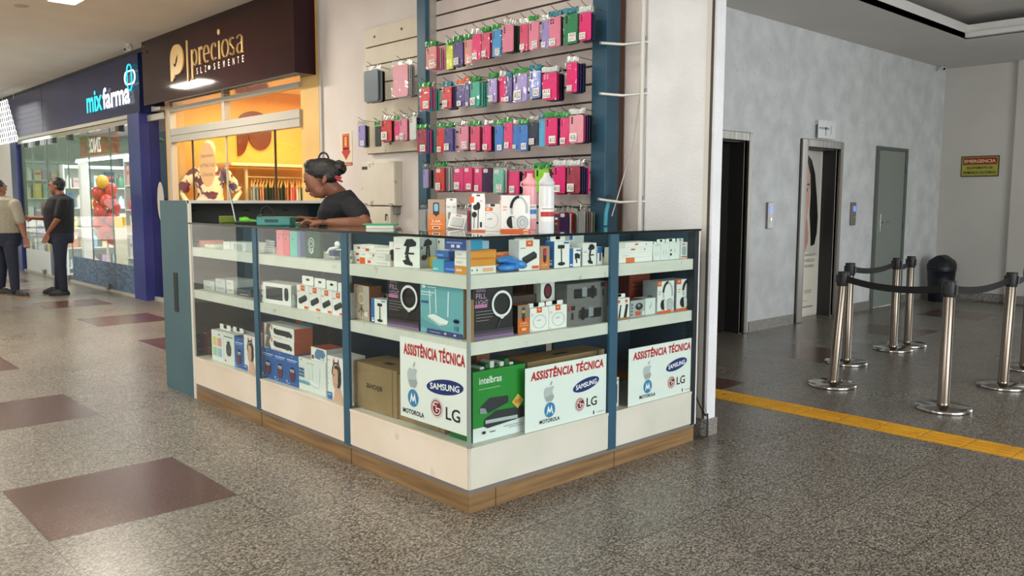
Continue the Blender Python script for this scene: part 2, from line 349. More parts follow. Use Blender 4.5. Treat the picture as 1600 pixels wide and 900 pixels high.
for a,b in ((8.16,7.1),(7.1,6.64),(6.57,5.6),(5.6,4.88)): mb.box((PX+.005,b+.004,2.27),(PX+.015,a-.004,2.485),GLASSSHOP).box((PX+.005,b+.004,2.535),(PX+.015,a-.004,2.9),GLASSSHOP)
mb.build('window_pane',win)
mb=MB()
for yy in (7.58,6.62,5.45): mb.box((PX,yy-.008,.08),(PX+.02,yy+.008,2.1),pm('3a2c1c',.5) if yy!=6.62 else ALU)
mb.build('pane_seam',win)
# narrow glass beside the boutique
win=link('window_2',None); win['kind']='structure'
MB().box((PX-.02,8.4,2.42),(PX+.03,8.98,2.5),ALU).box((PX-.02,8.4,0),(PX+.03,8.98,.05),ALU).build('window_frame',win)
MB().box((PX,8.4,.05),(PX+.012,8.98,2.42),GLASSSHOP).build('window_pane',win)
struct('wall_grey_backing',MB().box((2.6,8.62,0),(2.7,9.3,2.7),pm('8f948e',.6)).box((1.95,8.62,2.55),(2.7,9.4,2.65),pm('c5c8c2',.6)))
# ================================================================ PHARMACY
NAVY=noisy('navy_pilaster_paint','232c6e','2c3680',2,.3)
struct('wall_pharmacy_pilaster',MB().box((1.80,8.98,0),(2.3,9.42,2.53),NAVY))
struct('wall_pharmacy_jamb',MB().box((1.80,15.55,0),(1.95,16.0,2.53),NAVY))
struct('wall_far',MB().box((1.82,16.0,0),(1.95,24,3.3),pm('d6d5d2',.6)))
mb=MB().box((6.4,9.2,0),(6.5,21,3.0),pm('e4e8e6',.6)).box((2.3,9.3,0),(6.5,9.42,3.0),pm('dfe4e2',.6)).box((1.95,20.9,0),(6.5,21,3.0),pm('dfe4e2',.6)); struct('wall_pharmacy',mb)
struct('ceiling_pharmacy',MB().box((1.9,9.3,3.0),(6.5,21,3.1),pm('e6e9e8',.6)))
struct('floor_pharmacy',MB().box((1.9,9.4,0),(6.4,20.9,.012),pm('bdbcb6',.35)))
win=link('window_3',None); win['kind']='structure'
mb=MB().box((1.82,9.42,2.41),(1.9,15.55,2.47),CHROME).box((1.8,9.42,2.48),(1.9,15.55,2.53),ALU).box((1.82,9.42,0),(1.9,15.55,.035),ALU)
for yy in (9.9,12.3,13.2,14.3,15.1): mb.box((1.815,yy-.07,2.33),(1.9,yy+.07,2.41),pm('4a4a4a',.3,.8))
for yy in (10.6,12.6,14.1): mb.box((1.80,yy-.05,.02),(1.9,yy+.05,.11),pm('8d8d8a',.3,.9))
mb.box((1.86,15.42,0),(1.92,15.55,2.41),pm('20242a',.4))
mb.build('window_frame',win)
mb=MB()
ys=[9.42,10.35,11.35,12.45,13.0,13.75,14.6,15.42]
for a,b in zip(ys,ys[1:]): mb.box((1.85,a+.006,.035),(1.862,b-.006,2.41),GLASSSHOP)
mb.build('window_pane',win)
mb=MB()
for a in ys[1:-1]: mb.box((1.846,a-.006,.035),(1.866,a+.006,2.41),pm('6f8580',.2))
mb.box((1.84,13.6,.035),(1.87,13.66,2.41),pm('59615f',.3))
mb.build('pane_seam',win)
wv=noisy('blue_wave_decal','3a4f6c','54708e',7,.35,stretch=(1,1,3.5),lo=.45,hi=.55)
MB().box((1.842,9.44,.04),(1.849,12.4,.44),wv).build('lower_decal',win)
MB().box((1.842,13.05,.04),(1.849,13.7,.44),noisy('navy_wave_decal','24305e','3a4a7c',9,.35,stretch=(1,1,3),lo=.45,hi=.55)).build('lower_decal',win)
MB().box((1.842,13.75,.04),(1.849,15.4,.44),pm('d3d8da',.3)).build('lower_decal',win)

# dark box painting in the shade of the gap above the pharmacy fascia
struct('gap_shade_1',MB().box((1.84,8.6,3.31),(2.3,23.5,3.375),pm('2a2a2c',.8)))
struct('wall_across',MB().box((-5.2,2.6,0),(-5.0,8.9,3.37),pm('6f6a63',.7)))  # stands for the shops opposite, placed unseen to dim the left panes' reflections
struct('wall_pane_dimmer',MB().box((7.5,-9.3,0),(17,-9,3.4),pm('55534f',.7)))  # unseen wall added to darken what the right panes mirror
struct('column',MB().box((-3.45,9.05,0),(-3.25,9.3,3.37),pm('9cc9e6',.5)))
# ================================================================ STALL COUNTER
H=1.222; LY=2.96; LX=1.70; DP=.48
Z1,Z2,Z0=1.054,.762,.296
DG=pm('16222a',.4)
ct=thing('display_counter','L-shaped glass-fronted display counter with white panels and teal posts on a wood-look plinth','counter',(0,0,0))
mb=MB().box((.004,0.004,0),(DP,LY,.084),WOOD).box((DP,0.004,0),(LX-.01,DP,.084),WOOD)
mb.build('plinth',ct)
for y in (.96,1.97): MB().box((.0015,y-.002,.001),(.0042,y+.002,.084),pm('5d4730',.6)).build('plinth_joint',ct)
for x in (.16,.985): MB().box((x-.002,.0015,.001),(x+.002,.0042,.084),pm('5d4730',.6)).build('plinth_joint',ct)
MB().box((.006,.006,.084),(DP,LY,.108),pm('77706b',.5)).box((DP,.006,.084),(LX,DP,.108),pm('77706b',.5)).build('kick_strip',ct)
def bay(face,a,b,cream):
    def bx(mb,u0,u1,d0,d1,z0,z1,m):
        return mb.box((d0,u0,z0),(d1,u1,z1),m) if face=='L' else mb.box((u0,d0,z0),(u1,d1,z1),m)
    bx(bx(MB(),a,b,0,.02,.108,.288,cream),a,b,-.003,.022,.284,.296,cream).build('front_panel',ct)
    a2=a if a>.1 else (.03 if face=='L' else DP-.03); a3=a if face=='L' or a>.1 else .03
    bx(bx(MB(),a2,b,.03,DP-.03,.27,.2955,SHELFW),a,b,.021,.03,.27,.2955,SHELFW).build('bottom_board',ct)
    for z,n in ((Z1,.06),(Z2,.058)):
        s=bx(MB(),a2,b,.03,DP-.03,z-.02,z-.0005,SHELFW); bx(s,a3,b,.012,.03,z-n,z-.0003,SHELFW).build('shelf',ct)
    bx(MB(),a,b,.002,.008,.298,H-.013,GLASS).build('glass_pane',ct)
    bx(MB(),max(a,DP-.03) if a<.1 else a,b,DP-.03,DP-.012,.108,H-.014,noisy_back).build('back_panel',ct)
noisy_back=pm('1f3a4e',.5)
bay('L',2.02,2.945,PANEL_WARM); bay('L',1.017,1.967,PANEL_WARM); bay('L',.012,.96,PANEL_WARM)
PANEL_COOL=noisy('cool_lit_white_laminate','cdccbe','d8d6c9',3,.35,spots=('d2d0c4',6,.69))  # right counter panels: the same white, tinted for the cooler daylight there
bay('R',.012,.93,PANEL_COOL); bay('R',.99,1.655,PANEL_COOL)
mb=MB(); mb.box((-.003,1.967,.1),(.014,2.02,H-.012),TEAL); mb.build('post',ct)
mb=MB(); mb.box((-.003,.96,.1),(.014,1.017,H-.012),TEAL); mb.build('post',ct)
mb=MB(); mb.box((.93,-.003,.1),(.99,.014,H-.012),TEAL); mb.build('post',ct)
mb=MB(); mb.box((1.655,0.0,.1),(1.69,.05,H-.012),DG).box((1.69,-.002,.1),(1.7,.05,H),pm('e6e4dd',.5)); mb.build('post',ct)
MB().box((-.001,-.001,.296),(.012,.012,H-.012),pm('9aa6a2',.2,.3)).build('corner_bead',ct)
MB().box((.002,.002,.108),(.02,.02,.296),pm('c9c2b2',.5)).build('corner_bead',ct)
MB().box((1.655,.05,.1),(1.7,DP,H-.014),noisy_back).build('end_panel',ct)
MB().box((-.006,-.006,H-.011),(DP,LY,H),GLASSTOP).box((DP,-.006,H-.011),(LX,DP,H),GLASSTOP).build('glass_top',ct)
eg=pm('0d1412',.25); MB().box((-.008,-.008,H-.012),(-.0055,LY,H-.0005),eg).box((-.008,-.008,H-.012),(LX,-.0055,H-.0005),eg).build('glass_top_edge',ct)
# end cabinet
cb=thing('end_cabinet','tall teal cabinet with white front edges closing the left end of the counter','cabinet',(0,0,0))
MB().box((0,2.975,0),(.02,3.48,1.37),TEALD).build('side_panel',cb)
mb=MB().box((-.003,2.945,0),(.012,2.975,1.37),pm('d9d3c8',.5)).box((-.003,2.95,1.352),(1.2,2.99,1.372),pm('dad8d3',.5)); mb.build('edge_trim',cb)
MB().box((.02,2.99,1.35),(1.2,3.48,1.37),pm('cfcdc8',.5)).build('top_board',cb)
mb=MB().box((.02,3.44,.1),(1.2,3.46,1.35),pm('55564f',.6)); mb.build('back_board',cb)
MB().box((1.18,2.99,0),(1.2,3.46,1.35),TEALD).build('side_panel',cb)
MB().box((.02,2.98,1.19),(1.18,3.44,1.21),pm('4a4b47',.6)).build('shelf',cb)
mb=MB().box((-.004,3.2,.58),(.001,3.27,.86),pm('2b3033',.6,.3)); mb.build('worn_latch_plate',cb)
for x in (.2,.62,.95): MB().box((x,3.436,1.29),(x+.05,3.441,1.3),pm('26261f',.6)).build('slot',cb)
# ================================================================ SLAT WALL WITH HANGING CASES
SX=1.86
slatm=noisy('slat_board','c9bcb8','d3c8c4',3,.5)
sw=thing('slatwall_display','large slotted display board framed by two teal posts behind the counter','display board',(0,0,0))
mb=MB(); z=1.1; dark=pm('3a2b26',.7)
zz=[2.922-.1135*i for i in range(17)]
mb.box((SX+.012,.88,1.0),(SX+.04,2.62,3.36),dark)
edges=[3.36]+zz+[1.0]
for a,b in zip(edges,edges[1:]): mb.box((SX,.88,b+.007),(SX+.02,2.62,a-.007 if a<3.3 else a),slatm)
mb.build('slat_board',sw)
for y0,y1 in ((2.615,2.722),(.762,.882)): MB().box((1.76,y0,0),(SX+.03,y1,3.36),TEAL,c=.002).build('post',sw)
MB().box((SX+.03,.762,0),(WX-.021,.80,3.36),pm('54321f',.5)).build('wood_edge',sw)
MB().box((1.80,2.60,1.0),(SX,2.615,3.36),pm('b9b5ad',.4,.5)).build('metal_strip',sw)
# small board on the wall at the left
sm=noisy('aged_slat_board','cfc4b0','d9cfbd',3,.5,spots=('b9ab94',7,.66))
sb=thing('small_slat_board','small aged cream slotted board fixed to the white wall left of the teal post','display board',(0,0,0))
mb=MB(); e_=[2.865,2.70,2.541,2.384,2.228,1.78]
mb.box((WX-.033,2.735,1.78),(WX-.021,3.68,2.865),pm('6d5a45',.7))
for a,b in zip(e_,e_[1:]): mb.box((WX-.051,2.735,b+.006),(WX-.033,3.68,a-.006),sm)
mb.build('slat_board',sb)
for y,z in ((3.52,2.78),(3.12,2.79),(3.3,1.86)): MB().tube([(WX-.055,y,z),(WX-.049,y,z)],.012,pm('2a211a')).build('screw_hole',sb)
# cases -----------------------------------------------------------
CW={'pink':'f08aa8','salmon':'e88f8f','lime':'d9e034','purple':'54408c','hot pink':'f0307e','rose':'e4527c','blue':'3f9bdc','dark green':'16382e','lavender':'a794d8','green':'2f8a5c','red':'dd2a34',
 'teal':'3fae9c','periwinkle':'8090e0','navy':'1f2846','black':'17181b','light pink':'f6a6b8','royal blue':'3f7fd6','dark purple':'3a1f4c','grey':'9a9a9c','white':'e6e4e2','maroon':'a8324e','lime green':'8fe02a','silver':'c3c6c8','brown':'6d4a3c','olive':'6f6f58','light blue':'62b4e6','mint':'7fcab8','slate grey':'6d7885'}
_cm={}
def case_mesh(col,w,h,style):
    k=(col,round(w,3),round(h,3),style)
    if k in _cm: return _cm[k]
    m=pm(CW[col],.32); mb=MB(); fr=FR((-w/2,0,-h),(w,0,0),(0,0,h)); asp=h/w
    P=rr(0,0,1,1,.11,4,asp)
    mb.ngon(FR((-w/2,.009,-h),(w,0,0),(0,0,h)),P,m,0,.009)
    dk=pm('1d1d20',.3)
    if style==0:
        for i in range(3): mb.ngon(fr,elp((.2,.91-.085*i),.07,.07/asp,10),dk,1)
        mb.ngon(fr,elp((.38,.9),.035,.035/asp,8),pm('d8d8d4',.3),1)
    elif style==1:
        for i in range(4): mb.ngon(fr,elp((.17+.2*(i%2),.92-.1*(i//2)),.07,.07/asp,10),dk if col!='hot pink' else pm('f9a0bd',.3),1)
    elif style==2:
        mb.ngon(fr,rr(.1,.8,.58,.96,.08,3,asp),pm('e9d9dc',.4),1); mb.ringf(fr,(.5,.5),(.49,.49),(.44,.465),pm('f2d9d9',.4),1,4) if 0 else None
        mb.ngon(fr,elp((.5,.5),.05,.05/asp,10),pm('40202a',.4),1)
    mb.box((-w/2-.0008,.002,-h*.45),(-w/2+.001,.007,-h*.3),dk)
    me=mb.build('phone_case',data=True); _cm[k]=me; return me
_hd={}
FOIL=glassmat('crinkled_clear_header',(.84,.87,.87),3.2,rough=.18)
def header_mesh(col,w):
    k=(col,round(w,3))
    if k in _hd: return _hd[k]
    mb=MB(); m={'g':noisy('green_foil_header','126b2c','39b04c',60,.25),'t':noisy('teal_foil_header','1a5f70','3f9fae',60,.25),'o':pm('d9622a',.4),'c':FOIL,'w':pm('d9dcda',.35)}[col]
    n=6
    vs=[];fs=[]
    for i in range(n+1):
        x=-w*.56+w*1.12*i/n; d=.004*math.sin(i*2.1)
        vs+=[(x,-.001+d,-.004),(x,-.001-d,.026+.004*math.sin(i*1.3))]
    for i in range(n): fs.append((2*i,2*i+2,2*i+3,2*i+1))
    mb.add(vs,fs,m); _hd[k]=mb.build('header_card',data=True); return _hd[k]
_bg={}
def bag_mesh(w,h):
    k=(round(w,2),round(h,2))
    if k in _bg: return _bg[k]
    mb=MB(); vs=[]; fs=[]; n,q=6,9
    for j in range(q+1):
        for i in range(n+1):
            x=-w*.58+w*1.16*i/n; z=-h-.012+(h+.04)*j/q
            vs.append((x,-.006-.003*math.sin(i*2.3+j*1.1)-.003*math.cos(j*2.7+i),z))
    for j in range(q):
        for i in range(n): fs.append((j*(n+1)+i,j*(n+1)+i+1,(j+1)*(n+1)+i+1,(j+1)*(n+1)+i))
    mb.add(vs,fs,PLASTIC,True); _bg[k]=mb.build('plastic_bag',data=True); return _bg[k]
def sticker(txt,w,h,par,side):
    mb=MB(); fr=FR((-w/2,-.0075,-h),(w,0,0),(0,0,w))
    x=.06 if side<0 else .38
    mb.ngon(fr,[(x,.1),(x+.56,.1),(x+.56,.56),(x,.56)],pm('f2efec',.5),0)
    ls=txt.split('/')
    for i,t in enumerate(ls): mb.text(fr,t,(x+.28,.33 if len(ls)==1 else (.44 if i==0 else .22)),.3*w if len(ls)==1 else .17*w,pm('222226',.6),width=min(.48,.13*len(t)+.05)*w)
    mb.build('price_sticker',par)
ORD=['frontmost','second','third','fourth','fifth','sixth','seventh']
NTH=['first','second','third','fourth','fifth','sixth','seventh','eighth','ninth','tenth','eleventh','twelfth','thirteenth','fourteenth','fifteenth','sixteenth','seventeenth','eighteenth','nineteenth']
hookm=pm('8b8580',.3,.9); HK=None
def hook(x0,y,z,xw,label,group):
    mb=MB(); mb.tube([(xw,0,-.02),(xw-.02,0,-.012),(x0+.04,0,.0),(x0,0,.022)],.0024,hookm,6).box((xw-.004,-.012,-.035),(xw+.002,.012,-.012),hookm)
    o=mb.build('wire_hook',None,(0,y,z)); tag(o,label,'hook',group)
def rowof(rowname,items,T,xf,xwall,grp,step=.021,hookz=.045,hd='g'):
    ox,oy,s=T
    for i,(a,b,y0,y1,col,txt,beh,*ex) in enumerate(items):
        st=ex[0] if ex else 0; head=ex[1] if len(ex)>1 else hd
        pa=at(ox+a/s,oy+(y0+y1)/2/s,'x',xf); pb=at(ox+b/s,oy+(y0+y1)/2/s,'x',xf)
        zt=at(ox+(a+b)/2/s,oy+y0/s,'x',xf).z; zb=at(ox+(a+b)/2/s,oy+y1/s,'x',xf).z
        w=max(.055,pa.y-pb.y); h=zt-zb; y=(pa.y+pb.y)/2
        tx='' if not txt else ' marked '+txt.replace('/',' ')
        where='%s hook from left, %s'%(NTH[i],rowname)
        hook(xf-.035,y,zt+hookz,xwall,'wire hook, %s from left, %s'%(NTH[i],rowname),'hooks of the '+grp)
        for k,cc in enumerate([col]+beh):
            x=xf+(k*step if k else 0)
            if x>xwall-.03: break
            o=link('phone_case',case_mesh(cc,w,h,st if k==0 else 3),None,(x,y+random.uniform(-.004,.004)*(k>0),zt+random.uniform(-.008,.004)*(k>0)),rad(-90+random.uniform(-5,5)))
            tag(o,('%s case%s, front of %s'%(cc,tx,where)) if k==0 else '%s case, %s back on %s'%(cc,ORD[k],where),'phone case',grp)
            if k==0:
                if txt: sticker(txt,w,h,o,-1 if i%3 else 1)
                link('header_card',header_mesh(head,w),o,(0,0,.012)); link('plastic_bag',bag_mesh(w,h),o)
            elif k<3: link('header_card',header_mesh(head if k==1 else 'c',w),o,(0,0,.012))
A1=(640,0,5); A2=(640,160,4.5)
XF=1.6
rowof('top row',[
 (130,205,365,540,'salmon','J60/A60',['rose','silver','pink','pink']),(290,335,355,540,'lime','',['navy']),(343,415,325,515,'purple','S20/J60',['dark green']),
 (430,490,310,500,'salmon','A20',[],0,'g'),(490,555,268,470,'hot pink','A10',[],3,'c'),(562,625,255,450,'rose','A11',['maroon','navy']),(645,715,235,440,'blue','S20/20+',[]),
 (730,805,195,405,'pink','',['dark green','dark green','black'],0,'c'),(862,925,190,395,'rose','J7',['navy'],0,'c'),(932,1008,170,385,'pink','A70/A20',[],0,'g'),
 (1032,1090,165,375,'lavender','J4',[],0,'c'),(1092,1175,135,365,'pink','A10/J6',['dark green'],1,'t'),(1208,1310,110,340,'green','A02/J2C',['navy'],0,'t'),(1328,1410,100,315,'hot pink','S22',['navy','navy'],0,'w')],A1,XF,SX,'cases in the top row')
rowof('second row',[
 (82,155,685,860,'red','S24',['blue','rose','teal','teal']),(258,325,680,845,'red','A01',['purple','slate grey','navy'],0,'t'),(372,425,665,835,'purple','A7',[],0,'o'),(430,465,645,835,'purple','A12',[],0,'o'),
 (470,548,640,830,'teal','A21',['mint','teal','teal'],0,'g'),(615,680,615,800,'lavender','A32',['maroon'],0,'g'),(712,745,600,800,'hot pink','A2',[],0,'c'),(745,800,610,800,'purple','A6',['lavender'],0,'t'),
 (808,920,580,795,'lavender','A52',[],0,'g'),(935,1025,555,765,'periwinkle','S25',['navy'],0,'t'),(1040,1145,570,780,'hot pink','A15/S4 Dual',['maroon','dark purple','black'],1,'w'),(1230,1300,490,720,'hot pink','A35/A57',['dark purple','dark purple','navy','navy'],1,'c')],A1,XF,SX,'cases in the second row')
rowof('third row',[
 (55,115,190,355,'maroon','G05',['royal blue','rose','purple','teal']),(195,242,185,355,'red','A04',[],0,'g'),(242,305,180,345,'purple','A03/F',['lavender']),(345,412,170,335,'pink','G73',['black','black'],0,'c'),
 (430,490,170,340,'rose','A34',['maroon','navy'],0,'g'),(515,570,165,340,'hot pink','5i',['black','navy'],0,'c'),(600,655,165,345,'royal blue','A2',[],0,'g'),(665,725,145,330,'hot pink','A5',[],0,'g'),(728,765,165,330,'royal blue','S2',[],0,'c'),
 (765,830,160,340,'royal blue','A05',['dark green'],0,'g'),(840,905,140,305,'navy','S21',[],0,'c'),(915,950,125,310,'light blue','',[],0,'t'),(955,1035,110,300,'hot pink','A13',['dark purple','black'],0,'g'),(1058,1125,110,300,'hot pink','A06',[],0,'g'),(1125,1215,90,285,'light pink','A36',['maroon','dark purple','navy','black'],0,'w')],A2,XF,SX,'cases in the third row')
rowof('fourth row',[
 (95,130,470,600,'lavender','',['olive','black'],0,'c'),(180,245,460,625,'red','12',['grey','white','silver','grey','silver'],2,'g'),(312,378,460,620,'hot pink','13 Pro',['pink'],2,'c'),(382,438,455,620,'hot pink','14',['rose'],2,'c'),
 (455,510,460,630,'hot pink','15',[],2,'c'),(515,575,460,630,'dark purple','',['red'],2,'c'),(585,660,465,640,'mint','12/Pro Max',['white','rose'],2,'c'),(700,770,485,645,'hot pink','A14',['navy'],3,'c'),
 (805,875,480,640,'hot pink','',[],0,'c'),(882,975,470,630,'lime green','',['maroon'],0,'g'),(1015,1090,450,640,'hot pink','A11',['black'],0,'w'),(1105,1195,450,640,'maroon','A56',['navy','dark purple','navy','hot pink'],0,'w')],A2,XF,SX,'cases in the fourth row')
rowof('bottom row',[
 (65,110,755,905,'silver','',['silver','grey'],3,'c'),(335,400,760,905,'silver','',['rose','grey'],3,'c'),(1010,1050,780,935,'hot pink','',[],3,'c'),(1055,1115,775,935,'dark purple','',['white','red','brown','white','mint','teal'],2,'c'),(1190,1225,765,935,'grey','',['olive','brown','grey','olive'],3,'c')],A2,XF+.04,SX,'cases in the bottom row')
A3=(500,0,3.6)
rowof('small board upper row',[
 (248,325,395,570,'slate grey','',['slate grey','grey','black'],3,'c'),(415,490,365,545,'light pink','',['white','silver','grey'],3,'c')],A3,1.72,WX-.05,'flip covers on the small board')
rowof('small board lower row',[
 (218,250,705,825,'lavender','A7',['black','olive'],0,'c'),(310,340,710,825,'black','',[],3,'g'),(345,400,675,795,'red','G8',['navy','rose'],0,'c'),(420,447,680,790,'hot pink','A1',[],0,'g'),(447,490,668,790,'pink','A36',['maroon'],0,'c'),(503,540,660,785,'white','',['black'],1,'c')],A3,1.72,WX-.05,'cases on the small board')
# spare empty hooks
for px,py in ((700,4),(612,70)): pass
# ================================================================ PRINTED BOXES
def art(mb,fr,A,asp):       # A: list of printed marks in fractions of the face
    for l,a in enumerate(A):
        k=a[0]
        if k=='r': mb.ngon(fr,[(a[1],a[2]),(a[3],a[2]),(a[3],a[4]),(a[1],a[4])],pm(a[5]),l)
        elif k=='R': mb.ngon(fr,rr(a[1],a[2],a[3],a[4],a[5],4,asp),pm(a[6]),l)
        elif k=='e': mb.ngon(fr,elp((a[1],a[2]),a[3],a[4]),pm(a[5]),l)
        elif k=='o': mb.ringf(fr,(a[1],a[2]),(a[3],a[4]),(a[3]-a[5],a[4]-a[5]/asp),pm(a[6]),l,28,*(a[7:9] if len(a)>8 else (0,360)))
        elif k=='p': mb.ngon(fr,a[1],pm(a[2]),l)
        elif k=='t': mb.text(fr,a[1],(a[2],a[3]),a[4]*fr[2].length,pm(a[5]),width=(a[6]*fr[1].length if len(a)>6 and a[6] else None),lay=l,bold=a[7] if len(a)>7 else 0)
        elif k=='l':
            P=a[1]; t=a[2]
            for (x0,y0),(x1,y1) in zip(P,P[1:]):
                dx,dy=x1-x0,(y1-y0)*asp; L=math.hypot(dx,dy) or 1; nx,ny=-dy/L*t/2,dx/L*t/2/asp
                mb.ngon(fr,[(x0-nx,y0-ny),(x1-nx,y1-ny),(x1+nx,y1+ny),(x0+nx,y0+ny)],pm(a[3]),l)
def boxmesh(w,d,h,base,front=(),right=(),left=(),top=(),sidec=None,topc=None,tab=None):
    mb=MB(); b=pm(base,.45); s=pm(sidec or base,.45); t=pm(topc or base,.45)
    x=w/2
    mb.add([(-x,0,0),(x,0,0),(x,0,h),(-x,0,h)],[(0,1,2,3)],b)
    mb.add([(x,0,0),(x,d,0),(x,d,h),(x,0,h)],[(0,1,2,3)],s).add([(-x,d,0),(-x,0,0),(-x,0,h),(-x,d,h)],[(0,1,2,3)],s)
    mb.add([(x,d,0),(-x,d,0),(-x,d,h),(x,d,h)],[(0,1,2,3)],b).add([(-x,0,h),(x,0,h),(x,d,h),(-x,d,h)],[(0,1,2,3)],t).add([(-x,d,0),(x,d,0),(x,0,0),(-x,0,0)],[(0,1,2,3)],s)
    art(mb,FR((-x,0,0),(w,0,0),(0,0,h)),front,h/w); art(mb,FR((x,0,0),(0,d,0),(0,0,h)),right,h/d); art(mb,FR((-x,d,0),(0,-d,0),(0,0,h)),left,h/d); art(mb,FR((-x,0,h),(w,0,0),(0,d,0)),top,d/w)
    if tab:
        fr=FR((-x,d*.5,h),(w,0,0),(0,0,tab)); asp=tab/w
        P=rr(.02,0,.98,1,.06,3,asp); mb.ngon(fr,P,b,0,.001); mb.ngon(fr,rr(.36,.45,.64,.72,.1,3,asp),pm('4a4a48'),3)
    return mb
def atz(px,ax,val,z):          # the point of a photo column on a plane at height z
    py=450
    for _ in range(6):
        P=at(px,py,ax,val); py+=(P.z-z)*FPX/(P-CAM).dot(FW)
    return P
def pbox(face,name,label,pl,pr,ytop,z,d,off,base,group=None,yaw=0,cat='box',h=None,**kw):
    ax='x' if face=='L' else 'y'; i=1 if face=='L' else 0
    if h is None: h=at((pl+pr)/2,ytop,ax,off).z-z
    if z==Z1:                                # goods on the upper shelf end below the glass top
        h=min(h,.153-kw.get('tab',0) if kw.get('tab',0)<.012 else .141)
        if kw.get('tab'): kw['tab']=min(kw['tab'],.153-h)
    a=atz(pl,ax,off,z+h*.5)[i]; b=atz(pr,ax,off,z+h*.5)[i]; w=abs(a-b)
    mb=boxmesh(w,d,h,base,**kw); m=(a+b)/2
    loc=(off,m,z+.0005) if face=='L' else (m,off,z+.0005)
    o=mb.build(name,None,loc,(rad(-90) if face=='L' else 0)+rad(yaw)); tag(o,label,cat,group); o['hh']=h; return o
O_='e4601c'; W_='f1f0ec'; K_='17181a'
# marks used on several boxes
def logo(u=.5,v=.9,s=.1,asp=1): return [('r',u-s,v-s/asp,u+s,v+s/asp,O_),('r',u-s*.35,v-s*.1/asp,u+s*.35,v+s*.35/asp,'f7d9c4')]
def charger(asp): return logo(.5,.88,.17,asp)+[('p',[(.14,.42),(.72,.62),(.86,.52),(.86,.4),(.3,.2),(.16,.26)],K_),('p',[(.18,.42),(.7,.6),(.8,.5),(.28,.3)],'2c2d30'),('r',.62,.04,.95,.14,O_),('r',.05,.72,.3,.75,'d0705a')]
def headphone(asp): return logo(.12,.93,.12,asp)+[('r',.06,.66,.2,.7,'e9a58a'),('r',.06,.58,.18,.62,'e9a58a'),('o',.62,.62,.3,.36,.07,'b9bcbd',-20,205),('o',.62,.62,.33,.38,.1,K_,90,175),('e',.36,.26,.17,.17,K_),('p',[(.36,.42),(.72,.3),(.74,.12),(.4,.1)],'dcdedd'),('e',.74,.25,.2,.19,'9fa4a6'),('e',.74,.25,.17,.16,'c9cccd'),('o',.74,.25,.1,.095,.02,'8d9193'),('r',0,0,1,.07,O_),('R',.76,.015,.95,.055,.02,'f3c0a3'),('l',[(.9,.82),(.95,.7),(.93,.5)],.012,'c9ccca')]
def cablebox(asp): return logo(.5,.9,.14,asp)+[('o',.52,.4,.36,.36/asp,.03,'c3c6c7'),('p',[(.3,.45),(.5,.5),(.62,.47),(.5,.43)],'b9bdbf'),('t','70',.1,.72,.09,'e08a5a',.12),('e',.06,.06,.02,.02,K_)]
def ringlight(): return [('t','RING',.2,.97,.06,'b48fb4',.22),('t','FILL',.2,.86,.1,'c9a9cc',.25),('t','LIGHT',.22,.73,.1,'c9a9cc',.3),('r',.04,.63,.34,.69,'e08ac0'),('t','Ring Fill Light',.19,.66,.035,'4a2040',.26),('r',.06,.55,.46,.56,'a59aa6'),('r',.06,.49,.5,.5,'a59aa6'),('r',.06,.43,.46,.44,'a59aa6'),('r',.06,.37,.38,.38,'a59aa6'),('r',0,.12,1,.18,'382f3c'),('r',0,.06,1,.12,'5a4862'),('r',0,0,1,.06,'876c90'),('o',.7,.67,.26,.27,.05,'e9eaea'),('e',.7,.4,.05,.03,'d9dada'),('l',[(.68,.37),(.58,.2)],.03,'3a3a3e')]
def carcharger(): return [('r',0,0,1,1,'1d5ca8'),('r',.08,.8,.92,.83,'c9d9ee'),('r',.12,.75,.8,.77,'9dbde3'),('t','X',.5,.92,.035,'e4edf7',.12),('R',.3,.13,.74,.6,.2,'151a22'),('R',.34,.15,.7,.44,.16,'6d2023'),('r',.36,.44,.68,.52,'e6e9ee'),('r',.36,.46,.66,.49,'35404e'),('r',.06,.05,.34,.065,'c9d9ee'),('e',.1,.12,.04,.025,'e4edf7')]
def torch(): return [('r',.0,.62,.06,.95,'e36a35'),('R',.14,.28,.9,.72,.06,K_),('R',.12,.34,.24,.78,.03,'0c0c0d'),('R',.66,.24,.82,.7,.03,'242427'),('e',.9,.42,.05,.18,'2c2c30'),('r',.1,.06,.5,.1,'d88a6a')]
def torchgrey(flip): 
    A=[('R',.16,.28,.44,.74,.02,'101113'),('R',.36,.34,.48,.8,.02,'8c9298'),('R',.48,.3,.7,.72,.02,'1b1c1f'),('R',.58,.22,.66,.84,.02,'0c0d0e'),('e',.71,.5,.02,.2,'3b3d40'),('r',.82,.75,.97,.95,'1b1b1d'),('r',.92,.75,.97,.95,'c2392b'),('r',.86,.3,.9,.62,'2b2b2d')]
    return [tuple([a[0]]+([1-a[3],a[2],1-a[1],a[4]] if a[0] in'rR' else [1-a[1],a[2],a[3],a[4]])+list(a[5:])) for a in A] if flip else A
